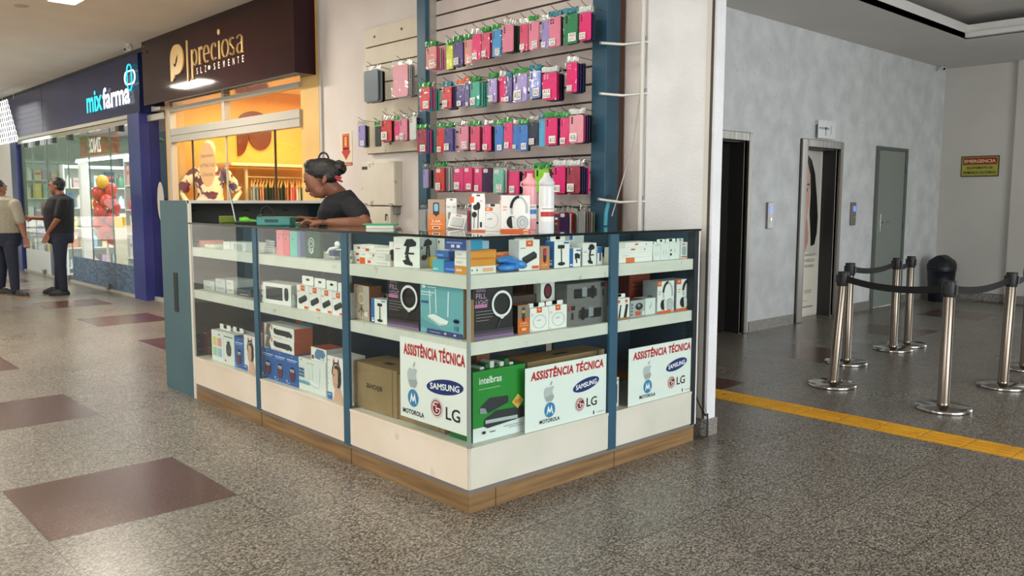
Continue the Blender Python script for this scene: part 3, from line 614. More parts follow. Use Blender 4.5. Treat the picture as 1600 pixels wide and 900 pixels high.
def catears(): return [('p',[(.34,.82),(.4,.99),(.5,.86)],'c22c35'),('p',[(.62,.87),(.72,.99),(.76,.8)],'c22c35'),('o',.58,.62,.3,.26,.06,'22201f',0,190),('e',.6,.52,.27,.3,'3b2a22'),('p',[(.34,.62),(.36,.5),(.3,.45),(.36,.42),(.37,.34),(.44,.26),(.62,.3),(.72,.5),(.66,.72),(.44,.74)],'d9a58c'),('p',[(.5,.3),(.82,.3),(.98,.08),(.98,0),(.38,0),(.46,.2)],'dcab94'),('e',.78,.5,.1,.14,'1c1c1e'),('e',.43,.58,.045,.016,'4a2c22'),('p',[(.36,.37),(.46,.385),(.42,.35)],'b5534f'),('r',0,0,.3,.16,'2368b4'),('r',.04,.1,.26,.12,'d9e5f2'),('r',.04,.9,.22,.91,'77787c'),('e',.12,.72,.025,.018,'b9bcc0'),('e',.12,.6,.025,.018,'b9bcc0'),('e',.12,.48,.025,.018,'b9bcc0'),('e',.12,.36,.025,.018,'b9bcc0')]
def router(teal): 
    b='dfe9ea'
    return [('l',[(.18,.3),(.16,.9)],.025,b),('l',[(.36,.38),(.34,.94)],.025,b),('l',[(.7,.34),(.72,.92)],.03,b),('p',[(.1,.3),(.3,.36),(.72,.24),(.68,.16),(.46,.12)],'f2f4f3'),('p',[(.1,.3),(.46,.15),(.68,.16),(.46,.1),(.14,.25)],'c9d2d2')]
def selfie(): return [('r',0,0,.22,1,'2a6db5'),('r',.03,.05,.19,.12,'dfe8f2'),('r',.03,.16,.19,.2,'dfe8f2'),('R',.42,.72,.72,.84,.02,K_),('l',[(.57,.72),(.58,.16)],.05,'26272a'),('e',.58,.13,.17,.06,K_),('r',.68,.92,.94,.96,'2a6db5')]
def phoneholder(): return [('p',[(.38,.72),(.5,.94),(.72,.96),(.88,.84),(.86,.72),(.62,.68)],K_),('l',[(.56,.7),(.5,.4),(.6,.14)],.13,'1d1e20'),('p',[(.34,.22),(.44,.1),(.74,.06),(.72,.18),(.5,.28)],K_),('r',.08,.6,.26,.63,'c8553f'),('r',.44,.44,.8,.5,'2b2c2f')]
# ---- left face, bay beside the post at the far end (behind the strongest reflection)
G='products in the counter'
S1='upper shelf, end bay'
for i,(a,b,c,col,lab) in enumerate(((302,310,381,'e9e7e0','narrow white box with small dark phone picture'),(310.5,319.5,376,'e8938a','salmon pink box'),(320,335,382,'ece8d8','cream box with red dot'),(349,359,378,'e9e9e6','white box with blank front'),(361,384,379,'dfe0de','white box printed with tiny grey icons'))):
    pbox('L','product_box',lab+', '+S1,a,b,c,Z1,.14,.07,col,G,front=[('R',.3,.3,.7,.7,.1,'5b6068')] if i==0 else [('e',.5,.86,.14,.05,'d8554a')] if i==2 else [('r',.2+.22*k,.1+.13*j,.34+.22*k,.18+.13*j,'9ca3a0') for k in range(3) for j in range(6)] if i==4 else [('r',.2,.7,.8,.8,'cfcfca')])
for a,b,c,col,lab in ((318,335,439,'cfd1d0','pale grey box left of its neighbour'),(337,352,436,'c3c8cb','blue grey box between two others'),(354,365,438,'d9d9d4','whitish narrow box'),(370,392,452,'3a3c40','low black box')):
    pbox('L','product_box',lab+', middle shelf, end bay',a,b,c,Z2,.16,.08,col,G,front=[('r',.2,.2,.8,.3,'a9adad'),('r',.2,.7,.6,.76,'8d9294')])
B1='bottom, end bay'
pbox('L','product_box','thin dark blue box, leftmost on the '+B1,309,315,522,Z0,.1,.09,'24406e',G,front=[('r',.2,.1,.8,.2,'b9c9e0'),('e',.5,.6,.25,.06,'5d86c4')])
pbox('L','product_box','thin dark red box, second on the '+B1,317,323.5,517,Z0,.1,.10,'6d3432',G,front=[('e',.5,.9,.2,.04,'d8b0a0')])
pbox('L','product_box','thin brown box, third on the '+B1,325,330,527,Z0,.1,.10,'54392f',G)
pbox('L','product_box','white box printed with four coloured squares, '+B1,331,348.5,517,Z0,.12,.05,W_,G,tab=.035,front=[('r',.12,.5,.46,.78,'e8dc6a'),('r',.54,.5,.88,.78,'e89aa0'),('r',.12,.16,.46,.44,'a8d4a4'),('r',.54,.16,.88,.44,'9cc4e0'),('t','45',.7,.88,.06,'5a3a2a',.22)])
pbox('L','product_box','white box picturing a black backpack speaker, '+B1,349,366,521,Z0,.14,.05,'e9e9e7',G,tab=.03,front=[('R',.26,.26,.74,.68,.2,'2b2d30'),('R',.36,.66,.64,.74,.08,'3a3c40'),('r',.34,.4,.66,.44,'4f5257'),('r',.12,.86,.9,.89,'55585c'),('e',.2,.1,.08,.03,'c95a4a')])
pbox('L','product_box','single blue boxed car charger beside the woman headset box, '+B1,367,381,527,Z0,.14,.05,'1d5ca8',G,front=carcharger(),topc='2a2c2e')
pbox('L','product_box','headset box with a woman wearing red cat ears, '+B1,381.5,399,525,Z0,.14,.05,W_,G,front=catears(),topc='e8e8e6')
# ---- left face, middle bay
S2='upper shelf, middle bay'
def phonebox(pl,pr,yt,col,lab,txt='e2'):
    pbox('L','product_box',lab+' standing upright on the '+S2,pl,pr,yt,Z1,.035,.06,col,G,front=[('R',.06,.03,.94,.97,.1,col),('e',.4,.68,.07,.03,'4a4a4a')])
phonebox(432,442.5,360,'f08c9c','light pink boxed phone case'); phonebox(443,452.5,361,'e8787e','coral boxed phone case'); phonebox(453,464.5,362,'77c2b8','mint boxed phone case'); phonebox(465,469,363,'7d84b0','thin periwinkle boxed phone case')
mb=boxmesh(.15,.02,.145,'2a4a3e',front=[('p',[(.04,.02),(.8,.0),(.98,.88),(.9,.96),(.06,.98)],'35574a'),('o',.42,.55,.19,.23,.03,'dfe4de'),('e',.42,.55,.1,.12,'dfe4de'),('e',.42,.55,.075,.09,'2a4a3e'),('l',[(.27,.36),(.32,.2)],.04,'dfe4de'),('l',[(.36,.3),(.42,.16)],.04,'dfe4de'),('l',[(.46,.16),(.5,.3)],.04,'dfe4de'),('l',[(.56,.36),(.54,.2)],.04,'dfe4de')])
P=at(489,405,'x',.07); tag(mb.build('wallet',None,(.07,P.y,Z1+.0005),rad(-86)),'dark green folded case with white round crest on the '+S2,'wallet',G)
mb=MB()
for k in range(5):
    mb.tube([(0,.06-.01*k,.01+.016*k),(-.004,.02,.014+.015*k),(.002,-.05,.01+.015*k),(0,-.07,.006+.016*k)],.007,pm('d3d8dc',.3),6)
P=at(420,390,'x',.1); tag(mb.build('cable_bundle',None,(.1,P.y,Z1),0),'bundle of pale bagged cables at the far left of the '+S2,'cable',G)
mb=MB(); mb.box((-.02,-.06,0),(.1,.04,.02),pm('8d9296',.3),c=.004).box((-.02,-.05,.02),(.02,-.0,.05),pm('24406e',.4),c=.003)
mb.tube([(0,.05,.03),(.0,.02,.055),(0,-.02,.06),(.01,-.05,.07)],.009,pm('e3e6e8',.3),8).tube([(.03,.05,.03),(.03,.0,.045),(.03,-.05,.05)],.008,pm('dfe2e4',.3),8).sph((0,-.055,.085),.016,pm('eceef0',.3))
P=at(519,395,'x',.1); tag(mb.build('charger_cable',None,(.1,P.y,Z1+.0005),0),'white plug cable heap right of the crested green wallet, '+S2,'cable',G)
M2='middle shelf, middle bay'
pbox('L','product_box','wide white box picturing a dark power bank, '+M2,408,452,443,Z2,.12,.04,W_,G,yaw=4,front=[('r',.0,.86,.12,1,O_),('r',.22,.2,.74,.82,'33363c'),('R',.8,.22,.92,.84,.05,'26282c'),('r',.05,.55,.14,.6,'d58a70'),('e',.09,.3,.03,.05,'6a6d70')],sidec='cfcecb')
for k,(a,b,yt) in enumerate(((464,482.5,446),(483,501,450),(501.5,519,454),(519.5,537.5,458))):
    pbox('L','product_box','white charger box, %s of four in a row on the %s'%(NTH[k],M2),a,b,yt,Z2,.07,.045,W_,'charger boxes in the counter middle bay',front=charger(1.5),tab=.05)
mb=MB().lathe([(.012,0),(.018,.01),(.018,.03),(.012,.04),(.014,.06),(.006,.07)],pm('9ea5a5',.25),14); P=at(460,480,'x',.06); tag(mb.build('small_bottle',None,(.06,P.y,Z2+.0005)),'small grey glass vial between power bank box and charger boxes','bottle',G)
B2='bottom, middle bay'
hh=at(428,538,'x',.045).z-Z0; hb_=at(447,545,'x',.045).z-Z0
for k,(a,b) in enumerate(((409.5,428.5),(428.7,447),(447.2,466.5))):
    pbox('L','product_box','blue boxed car charger, %s of three under the torch boxes'%NTH[k],a,b,0,Z0,.15,.045,'1d5ca8','blue car charger boxes',h=.185,front=carcharger())
for k in range(2):
    pbox('L','product_box','long white torch box with black torch, %s of two stacked on blue boxes'%('lower','upper')[k],409.5,459.5,0,Z0+.1865+.076*k,.12,.04,W_,'torch boxes on the blue boxes',h=.075,front=[('r',0,0,.07,1,'d8502c'),('p',[(.1,.1),(.22,0),(.3,0),(.24,.6),(.3,1),(.16,1)],'6f6a64')]+[tuple([q[0]]+[ .3+.68*q[1],q[2],.3+.68*q[3],q[4]]+list(q[5:])) if q[0] in 'rR' else (q[0],.3+.68*q[1],q[2],q[3]*.68,q[4],q[5]) for q in torch()],sidec='b5532a')
pbox('L','product_box','white wireless router box standing on the '+B2,467,509,563,Z0,.16,.045,'e6e8e4',G,front=[('t','x',.1,.93,.05,'2b3034',.1),('r',.3,.86,.6,.88,'d09a90')]+[tuple([q[0],[(.25+.75*x,.1+.75*y) for x,y in q[1]]]+list(q[2:])) for q in router(0)]+[('r',.03,.6,.22,.68,'2f5f8a'),('r',.03,.5,.22,.58,'2f5f8a'),('r',.03,.4,.22,.48,'3f7f9a'),('r',.03,.2,.42,.3,'6aa3b5')])
hr=at(488,563,'x',.045).z
pbox('L','product_box','white headset box with red top lying on the router box',486,510,541,hr+.001,.12,.05,W_,G,h=.075,front=[('r',.04,.1,.2,.4,'7a3030'),('p',[(.25,.2),(.75,.1),(.95,.6),(.8,.9),(.4,.92),(.26,.6)],'5d7ea6'),('r',.6,.1,.9,.3,'cdd6df')],topc='b5472a',sidec='b9b7b2')
pbox('L','product_box','teal and black box at the back of the '+B2,468,490,521,Z0,.1,.2,'22282c',G,h=.34,front=[('r',0,.84,1,1,'2f86ad'),('r',.1,.6,.25,.66,'8a9296'),('r',.1,.45,.25,.5,'8a9296'),('r',.1,.3,.25,.36,'8a9296')],topc='2f86ad')
pbox('L','product_box','headset box with a woman wearing cat ears against the post, '+B2,512,536.5,558,Z0,.14,.045,W_,G,front=catears(),topc='dcdcda')
pbox('L','product_box','orange brown box behind the torch boxes',462,474,510,Z0+.3,.1,.2,'a34a26',G,h=.12)

# ---- left face, near bay
S3='upper shelf, near bay'
sl=[('r',.2,.3,.32,.7,'d8402a'),('r',.44,.42,.56,.58,'b9b4ac')]
for k in range(3):
    pbox('L','product_box','slim white box with red mark, %s of the left stack, %s'%(('bottom','middle','top')[k],S3),550.5,587,0,Z1+.031*k,.09,.06+.004*k,W_,'slim white boxes of the left stack',yaw=(0,6,-4)[k],h=.030,front=sl+([('r',.34,0,.56,1,O_)] if k==0 else []))
for k in range(3):
    pbox('L','product_box','slim white box askew, %s of the right stack, %s'%(('bottom','middle','top')[k],S3),575,608,0,Z1+.029*k,.09,.04+.012*k,'e9e6e0','slim white boxes of the right stack',yaw=(3,-14,12)[k],h=.028,front=[('r',.02,.3,.16,.75,'d8402a'),('r',.4,.3,.9,.6,'d4d0ca')])
pbox('L','product_box','small brown box picturing a dark oval brush, '+S3,608.5,619,378,Z1,.05,.06,'b59080',G,front=[('r',0,.66,1,1,'efece8'),('r',.62,.78,1,1,O_),('e',.5,.46,.42,.24,'1e1c1c'),('o',.5,.46,.42,.24,.06,'5a4a44')])
o=pbox('L','product_box','large white corner box picturing black phone holders, '+S3,620,651,371,Z1,.13,.07,'ecebe8',G,yaw=14,front=phoneholder(),sidec='b9c4cc',right=[('p',[(.2,.7),(.3,.9),(.5,.96),(.72,.86),(.7,.74),(.44,.72)],K_),('l',[(.42,.72),(.4,.34)],.1,'1d1e20'),('l',[(.52,.72),(.56,.34)],.1,'1d1e20'),('e',.24,.34,.16,.09,K_),('e',.24,.34,.08,.05,'33363a'),('p',[(.1,.72),(.16,.66),(.1,.6),(.05,.66)],'3a3c40')])
pbox('L','product_box','white box printed with two small icons behind the corner box, '+S3,681,706,374,Z1,.05,.22,'dcdcd6',G,h=.15,front=[('e',.2,.8,.05,.05,'55585c'),('e',.2,.5,.05,.05,'55585c'),('r',.85,0,1,1,'b98a6a')])
for k,(a,b,c,col) in enumerate(((679,698,0,'2f62a8'),(683,703,1,'2c58a0'),(681,701,2,'3569b0'))):
    pbox('L','product_box','blue slim box, %s of the pile left of the corner pile, %s'%(('bottom','middle','top')[k],S3),a,b,0,Z1+.03*k,.08,.10,col,'blue slim boxes',h=.029,front=[('r',.1,.2,.6,.5,'6f9ad0')])
for k in range(2): pbox('L','product_box','yellow slim box, %s of two left of the teal box, %s'%(('lower','upper')[k],S3),668,682,0,Z1+.026*k,.07,.16,'e0b43a','yellow slim boxes',h=.025)
pbox('L','product_box','teal slim box in front of the blue pile, '+S3,676,693.5,0,Z1,.03,.05,'52a9bd',G,h=.055,front=[('r',.06,.1,.5,.3,'8fd0dc')])
pbox('L','product_box','blue slim box right of the teal one, '+S3,694,715,0,Z1,.05,.05,'2a5fb4',G,h=.048,front=[('r',.1,.2,.8,.4,'5f8ed6')])
# corner pile: three flat boxes and a blue one, seen through both panes
for k in range(3):
    mb=boxmesh(.155,.1,.034,('e8e5de','e0922c','e0922c')[k],front=[('e',.1,.5,.02,.14,K_),('e',.28,.5,.02,.14,K_),('r',.5,.25,.9,.7,'e7b08a')] if k==0 else [('r',.03,.8,.97,.95,'c87a1e')],left=[('r',0,0,1,1,('e0922c','efece6','efece6')[k]),('r',.1,.3,.5,.6,'d9d2c6')],topc='d98a2a')
    tag(mb.build('product_box',None,(.125,.05,Z1+.035*k+.0005),rad((0,1.5,-1)[k])),'flat orange and white box, %s of the corner pile seen through both panes'%('bottom','middle','top')[k],'box','flat boxes of the corner pile')
tag(boxmesh(.09,.15,.05,'2f8fb8',left=[('r',0,0,1,1,'3a4f96'),('r',.1,.55,.8,.7,'8f9fd6'),('r',.3,.2,.45,.45,'d9dff0'),('r',.55,.2,.7,.45,'d9dff0')],topc='2f97c4').build('product_box',None,(.075,.045,Z1+.106),rad(2)),'blue flat box on top of the corner pile','box',G)
tag(boxmesh(.07,.06,.036,'9cc0dc').build('product_box',None,(.166,.09,Z1+.106),rad(8)),'pale blue flat box beside the blue one on the corner pile','box',G)
M3='middle shelf, near bay'
pbox('L','product_box','beige box picturing a small ring light on tripod, '+M3,551,579.5,446,Z2,.07,.06,'b59a88',G,yaw=-6,sidec='7a4526',topc='6d3f26',front=[('r',.0,.0,1,.3,'c4b0a0'),('r',.6,.3,1,1,'c9b8ac'),('o',.5,.62,.2,.17,.05,'ded3b0'),('e',.5,.62,.15,.13,'b5a48c'),('l',[(.5,.44),(.5,.1)],.03,'2a2624'),('l',[(.5,.34),(.28,.2)],.03,'2a2624'),('l',[(.5,.34),(.72,.2)],.03,'2a2624'),('R',.7,.12,.94,.26,.04,'e9e4dc'),('r',.1,.93,.3,.97,'d8664a')])
pbox('L','product_box','blue and white selfie stick box, '+M3,580,604.5,468,Z2,.06,.05,W_,G,front=selfie(),sidec='2a6db5')
pbox('L','product_box','small navy box picturing earphones behind the selfie stick box, '+M3,590,607,457,Z2,.05,.17,'22344e',G,front=[('r',.3,.7,.95,.98,'dfe4e8'),('e',.7,.84,.1,.06,K_)])
pbox('L','product_box','black ring light box facing the aisle pane, '+M3,606,656,440,Z2,.05,.05,'1c191b',G,front=ringlight(),right=[('r',0,0,1,.1,'5a4862')])
rt=[('r',0,0,1,1,'6fb0b9'),('p',[(0,.3),(.3,.2),(.6,.08),(0,.1)],'5f9ea8')]+[tuple([q[0],[(.1+.8*x,.1+.86*y) for x,y in q[1]]]+list(q[2:])) for q in router(1)]+[('e',.1,.94,.05,.035,'f2f6f6'),('r',.18,.93,.4,.95,'dfecec'),('r',.04,.82,.36,.845,'d4e6e8'),('r',.04,.77,.3,.79,'d4e6e8'),('r',.04,.61,.2,.65,'2f4f80'),('R',.8,.28,.92,.38,.05,'2f4f80'),('r',.18,0,1,.1,'3a3f78'),('r',.24,.045,.5,.055,'c4c9e4'),('e',.62,.055,.03,.02,'c4c9e4'),('e',.84,.055,.03,.02,'c4c9e4'),('r',.82,.14,.9,.24,'4c8a96')]
pbox('L','product_box','large teal box picturing a white router with antennas, '+M3,657,724,446,Z2,.05,.05,'6fb0b9',G,front=rt,sidec='8a6a4a')
tag(MB().box((0,0,0),(.004,.045,.185),pm('b08d5c',.6)).build('cardboard_sheet',None,(.036,.0125,Z2+.0005)),'folded cardboard sheet in the corner of the middle shelf','cardboard',G)
crt=noisy('brown_cardboard','8d7350','9c815c',5,.7)
def carton(name,lab,pl,pr,yt,z,d,off,face='L',txt=None,h=None):
    ax='x' if face=='L' else 'y'; i=1 if face=='L' else 0
    a=at(pl,yt+30,ax,off)[i]; b=at(pr,yt+30,ax,off)[i]; w=abs(a-b); h=h or at((pl+pr)/2,yt,ax,off).z-z; m=(a+b)/2
    mb=MB().box((-w/2,0,0),(w/2,d,h),crt,c=.003); fr=FR((-w/2,-.0005,0),(w,0,0),(0,0,h))
    mb.ngon(fr,[(0.9,.0),(.912,.0),(.912,1),(.9,1)],pm('6d5638',.7),0)
    if txt: mb.text(fr,txt,(.5,.52),.13*h,pm('2b2218',.7),width=.36*w,lay=1,bold=.02,mirror=True)
    mb.ngon(FR((-w/2,0,h+.0004),(w,0,0),(0,d,0)),[(.42,.3),(.62,.3),(.6,.5),(.44,.5)],pm('3a2c1c',.7),0)
    o=mb.build(name,None,(off,m,z+.0005) if face=='L' else (m,off,z+.0005),rad(-90) if face=='L' else 0); return tag(o,lab,'carton',G)
carton('cardboard_carton','large brown carton with dark lettering left of the repair sign',552,620,572,Z0,.22,.06,txt="IEJONS")
carton('cardboard_carton','lower brown carton partly behind the aisle repair sign',622,694,595,Z0,.2,.07)
# ---- right face, first bay
S4='upper shelf, right counter'
mb=MB(); mb.box((-.09,-.03,0),(.06,.05,.035),noisy('crumpled_orange_wrap','d9571c','f0853c',30,.35),c=.01).box((-.08,-.02,.034),(.05,.04,.052),noisy('crumpled_orange_wrap2','e0682a','f3a060',40,.3),c=.008); P=at(790,405,'y',.15); tag(mb.build('orange_packet',None,(P.x,.15,Z1+.03),rad(6)),'crumpled orange packet behind the blue bag, '+S4,'packet',G)
bl=noisy('blue_crinkled_plastic','1f66b8','4a94e0',25,.25,.6,40); mb=MB()
for k,(x,y,z,rx,rz_,t) in enumerate(((0,0,.02,.075,.02,4),(.02,.0,.042,.065,.018,-8),(-.02,.01,.055,.05,.014,10),(.05,-.01,.03,.045,.02,-16))):
    c_,s_=math.cos(rad(t)),math.sin(rad(t)); mb.ell((x,y,z),((rx*c_,0,rx*s_),(0,.04,0),(-rz_*s_,0,rz_*c_)),bl,14,8)
P=at(795,418,'y',.07); tag(mb.build('blue_plastic_bag',None,(P.x,.07,Z1+.001),0),'crumpled bright blue plastic bag on the '+S4,'bag',G)
pbox('R','product_box','tall white charger box with orange label, '+S4,811,843,375,Z1,.07,.05,W_,G,front=charger(1.7),sidec='c3c9cd',tab=.02)
pbox('R','product_box','narrow orange box picturing a red car charger, '+S4,843.8,858.5,385,Z1,.05,.05,'d98242',G,front=[('r',0,.5,1,1,'b58a72'),('R',.32,.32,.66,.9,.1,'4a1f1e'),('R',.36,.6,.62,.86,.08,'c2343a'),('p',[(.4,.34),(.58,.34),(.5,.24)],K_),('t','3.4A',.5,.18,.07,'f6ece2',.5)],sidec='b5652e')
pbox('R','product_box','tall blue and white tripod stand box, '+S4,866,890,377,Z1,.06,.05,W_,G,front=[('R',.22,.72,.66,.86,.03,K_),('l',[(.45,.72),(.47,.2)],.07,'222326'),('e',.46,.15,.24,.07,K_),('r',.6,.9,.94,.97,'2a6db5')],sidec='1f62ae',left=[('r',.2,.1,.8,.2,'dfe8f2'),('r',.2,.25,.8,.3,'dfe8f2')],tab=.03)
pbox('R','product_box','blue and white box behind the tripod stand box, '+S4,864,882,372,Z1,.04,.17,'2a6db5',G,h=.16,front=[('r',0,.8,1,1,'eef1f4')])
pbox('R','product_box','small blue and white holder box between taller ones, '+S4,889.5,907,388,Z1,.05,.05,W_,G,front=[('r',0,0,.34,1,'1f62ae'),('r',.06,.06,.28,.16,'dfe8f2'),('p',[(.5,.4),(.46,.7),(.7,.74),(.96,.64),(.9,.4),(.7,.46)],K_),('l',[(.6,.46),(.66,.2)],.1,K_),('r',.6,.84,.96,.92,'2a6db5')],sidec='1f62ae')
pbox('R','product_box','white car phone holder box, tallest at right, '+S4,910,932,380,Z1,.07,.05,'eceae6',G,yaw=2,front=phoneholder(),sidec='dcdad5')
pbox('R','product_box','white and blue box behind the holder boxes, '+S4,890,912,371,Z1,.04,.2,'dfe6ea',G,h=.17,front=[('r',0,.8,.2,1,'1f62ae')])
pbox('R','product_box','thin blue topped white box at right end, '+S4,933.5,941,386,Z1,.04,.06,'eef0f0',G,front=[('r',0,.66,1,1,'1f62ae'),('r',.4,.2,.7,.66,'26272a')])
M4='middle shelf, right counter'
pbox('R','product_box','black ring light box facing the side pane, '+M4,739,801,452,Z2,.07,.045,'151314',G,front=ringlight(),h=.225)
pbox('R','product_box','orange flashlight box with gold torch, '+M4,809,827,477,Z2,.06,.05,'d9661e',G,front=[('r',0,.55,1,1,'8a7a6e'),('R',.34,.5,.62,.92,.06,'3a3024'),('r',.36,.72,.6,.82,'c9a040'),('R',.4,.42,.56,.56,.03,K_),('t','3.6A',.5,.36,.06,'f6ece2',.6),('R',.3,.1,.7,.18,.05,'f0c88a'),('r',.1,.26,.9,.29,'e9a878')],sidec='17130f')
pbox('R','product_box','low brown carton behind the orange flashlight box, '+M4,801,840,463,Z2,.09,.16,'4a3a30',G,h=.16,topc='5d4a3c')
pbox('R','product_box','copper coloured box at the back, '+M4,819,840,447,Z2,.05,.28,'a8652e',G,h=.26,front=[('r',.2,0,.3,1,'54301a')])
ca=1.2
for k,(a,b,yt) in enumerate(((828,857,481),(857.6,885.5,477))):
    pbox('R','product_box','square white cable box with round coil, %s one on the %s'%(('left','right')[k],M4),a,b,yt,Z2,.05,.05,W_,'coil cable boxes on the middle shelf',front=cablebox(1.2),sidec='d9d8d4',tab=.02)
pbox('R','product_box','white smartwatch box with red dial standing behind the coil boxes, '+M4,845,866.5,447,Z2,.05,.13,W_,G,h=.24,front=[('e',.5,.72,.3,.16,'2a1a1c'),('e',.5,.72,.2,.11,'7a2029'),('r',.2,.42,.55,.52,O_),('r',.7,.42,.95,.52,'d8d5cf')])
for k in range(2):
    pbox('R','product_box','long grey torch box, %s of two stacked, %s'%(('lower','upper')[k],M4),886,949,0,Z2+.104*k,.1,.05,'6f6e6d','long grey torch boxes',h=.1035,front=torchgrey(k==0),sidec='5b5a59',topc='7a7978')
green=[('r',0,.0,1,.2,'e8ecec'),('p',[(.02,.2),(.02,.2),(.98,.2),(.98,.24),(.8,.2)],'e8ecec'),('t','intelbras',.32,.86,.1,'f2f6f0',.42,.012),('r',.1,.735,.5,.745,'9ccf9c'),('p',[(.12,.48),(.3,.6),(.66,.58),(.66,.48),(.26,.38),(.12,.4)],'2b2d32'),('p',[(.12,.48),(.22,.46),(.26,.38),(.12,.4)],'8f979d'),('p',[(.2,.3),(.42,.4),(.98,.38),(.98,.22),(.26,.17),(.2,.2)],'2a2c31'),('p',[(.22,.29),(.84,.27),(.84,.22),(.22,.24)],'b9c0c4'),('p',[(.84,.36),(.96,.47),(.84,.58),(.72,.47)][::1],'dcb84c'),('r',.78,.44,.9,.5,'c98a3a'),('R',.16,.1,.22,.14,.01,K_),('r',.3,.105,.4,.12,'55595c'),('r',.56,.14,.96,.15,'9ea4a6'),('r',.66,.11,.96,.12,'9ea4a6')]
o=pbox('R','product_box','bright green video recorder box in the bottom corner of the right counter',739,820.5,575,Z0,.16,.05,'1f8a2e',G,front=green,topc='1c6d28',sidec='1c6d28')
hg=o['hh']; mb=MB()
for k in range(7): mb.box((-.1+.03*k,.02,0),(-.075+.03*k,.09,.012+.01*(k%3)),pm('1b5f27',.5) if k%2 else pm('d6d9d6',.4),c=.004)
mb.build('torn_flap',o,(0,0,hg))
carton('cardboard_carton','brown carton behind the repair sign of the right counter',824,944,556,Z0,.16,.1,'R')
pbox('R','product_box','rust coloured box behind the green box',745,765,560,Z0,.05,.3,'8a4a2c',G,h=.36)
# ---- right face, second bay
S5='upper shelf, bay by pillar'
for k in range(4):
    a,b=((967,1019),(967,1019),(967.5,1020),(977,1020))[k]
    pbox('R','product_box','flat white box, %s of the pile on the %s'%(('bottom','second','third','top')[k],S5),a,b,0,Z1+.026*k,.1,.05+.005*k,W_,'flat white boxes of the end bay',h=.0255,front=[('r',.2,0,.46,1,'e0763a')] if k==0 else [('r',.34,.4,.46,.75,'d8704a'),('e',.75,.5,.02,.15,'5a5c5c')] if k>1 else [('r',.1,.3,.3,.5,'d9d8d2')])
for k,(a,b,yt) in enumerate(((1021,1032,384),(1032.5,1045.5,380),(1046,1062,379),(1063.5,1074,378.5),(1074.5,1086.5,378))):
    pbox('R','product_box','small white accessory box, %s from left in a row, %s'%(NTH[k],S5),a,b,yt,Z1,.06,.05,'e6ebe7','small white boxes of the end bay',tab=.02,front=[('r',.3,.3,.34,.6,'9aa3a0'),('r',.6,.3,.64,.6,'9aa3a0')] if k<2 else [('e',.15,.3,.1,.08,K_),('e',.15,.55,.08,.06,'6a6d6c'),('r',.5,.4,.54,.6,'9aa3a0')] if k==2 else [('R',.2,.2,.8,.75,.2,'9dafb5'),('r',.2,.82,.6,.92,'dd7a4a'),('r',.1,.06,.9,.16,'dd7a4a')] if k==3 else [('r',.4,.1,.8,.16,K_),('r',.3,.8,.8,.86,'9aa3a0')])
M5='middle shelf, bay by pillar'
pbox('R','product_box','white box picturing two black insoles, '+M5,965,983.5,466,Z2,.06,.05,W_,G,tab=.02,front=[('r',0,.78,.2,.92,O_),('r',.62,.78,.82,.92,O_),('p',[(.05,.05),(.22,.7),(.3,.66),(.2,.05)],K_),('p',[(.5,.05),(.7,.72),(.86,.66),(.74,.05)],K_),('r',0,0,1,.05,'b5713a')])
pbox('R','product_box','grey smartwatch box with round dark dial, '+M5,985,1007.5,469,Z2,.07,.05,'a9b0b2',G,front=[('e',.6,.6,.26,.22,'26282b'),('e',.58,.66,.1,.08,'8d9498'),('r',.34,.06,.7,.32,'c9592f'),('r',.04,.1,.14,.2,'4f5558'),('r',.04,.3,.14,.4,'4f5558'),('r',.04,.5,.14,.6,'4f5558'),('r',.04,.7,.14,.8,'4f5558'),('r',.76,.06,.96,.3,'d8dcdc')],topc='8f5a34')
pbox('R','product_box','plain white box with thin grey mark, '+M5,1008,1024,466,Z2,.08,.06,'dfe5e2',G,front=[('l',[(.4,.35),(.6,.6)],.06,'8d9592'),('l',[(.6,.6),(.56,.75)],.04,'8d9592')])
pbox('R','product_box','dark red carton at the back, '+M5,983,1015,437,Z2,.08,.22,'7a2c1c',G,h=.235,front=[('r',.1,.6,.9,.64,'9a4a30'),('r',.1,.5,.6,.53,'9a4a30')])
for k,(a,b,yt) in enumerate(((1027,1053,439.5),(1057,1085.5,436))):
    pbox('R','product_box','white boxed headphones, %s of two side by side, %s'%(('left','right')[k],M5),a,b,yt,Z2,.1,.05,'e9ece9','boxed headphones in the end bay',front=headphone(1.5),sidec='9ea5a8',left=[('e',.5,.5,.2,.07,'6a7073')])
tag(boxmesh(.075,.08,.155,'e9e8e4',front=[('R',.16,.1,.84,.78,.1,'232528'),('R',.3,.2,.7,.7,.06,'3a3d42'),('e',.5,.6,.12,.05,'5a5d62'),('r',.04,.9,.96,.93,'77736c')],topc='c9c6bf').build('product_box',None,(1.045,.06,Z0+.0005)),'white box picturing a black remote, left of the end repair sign','box',G)
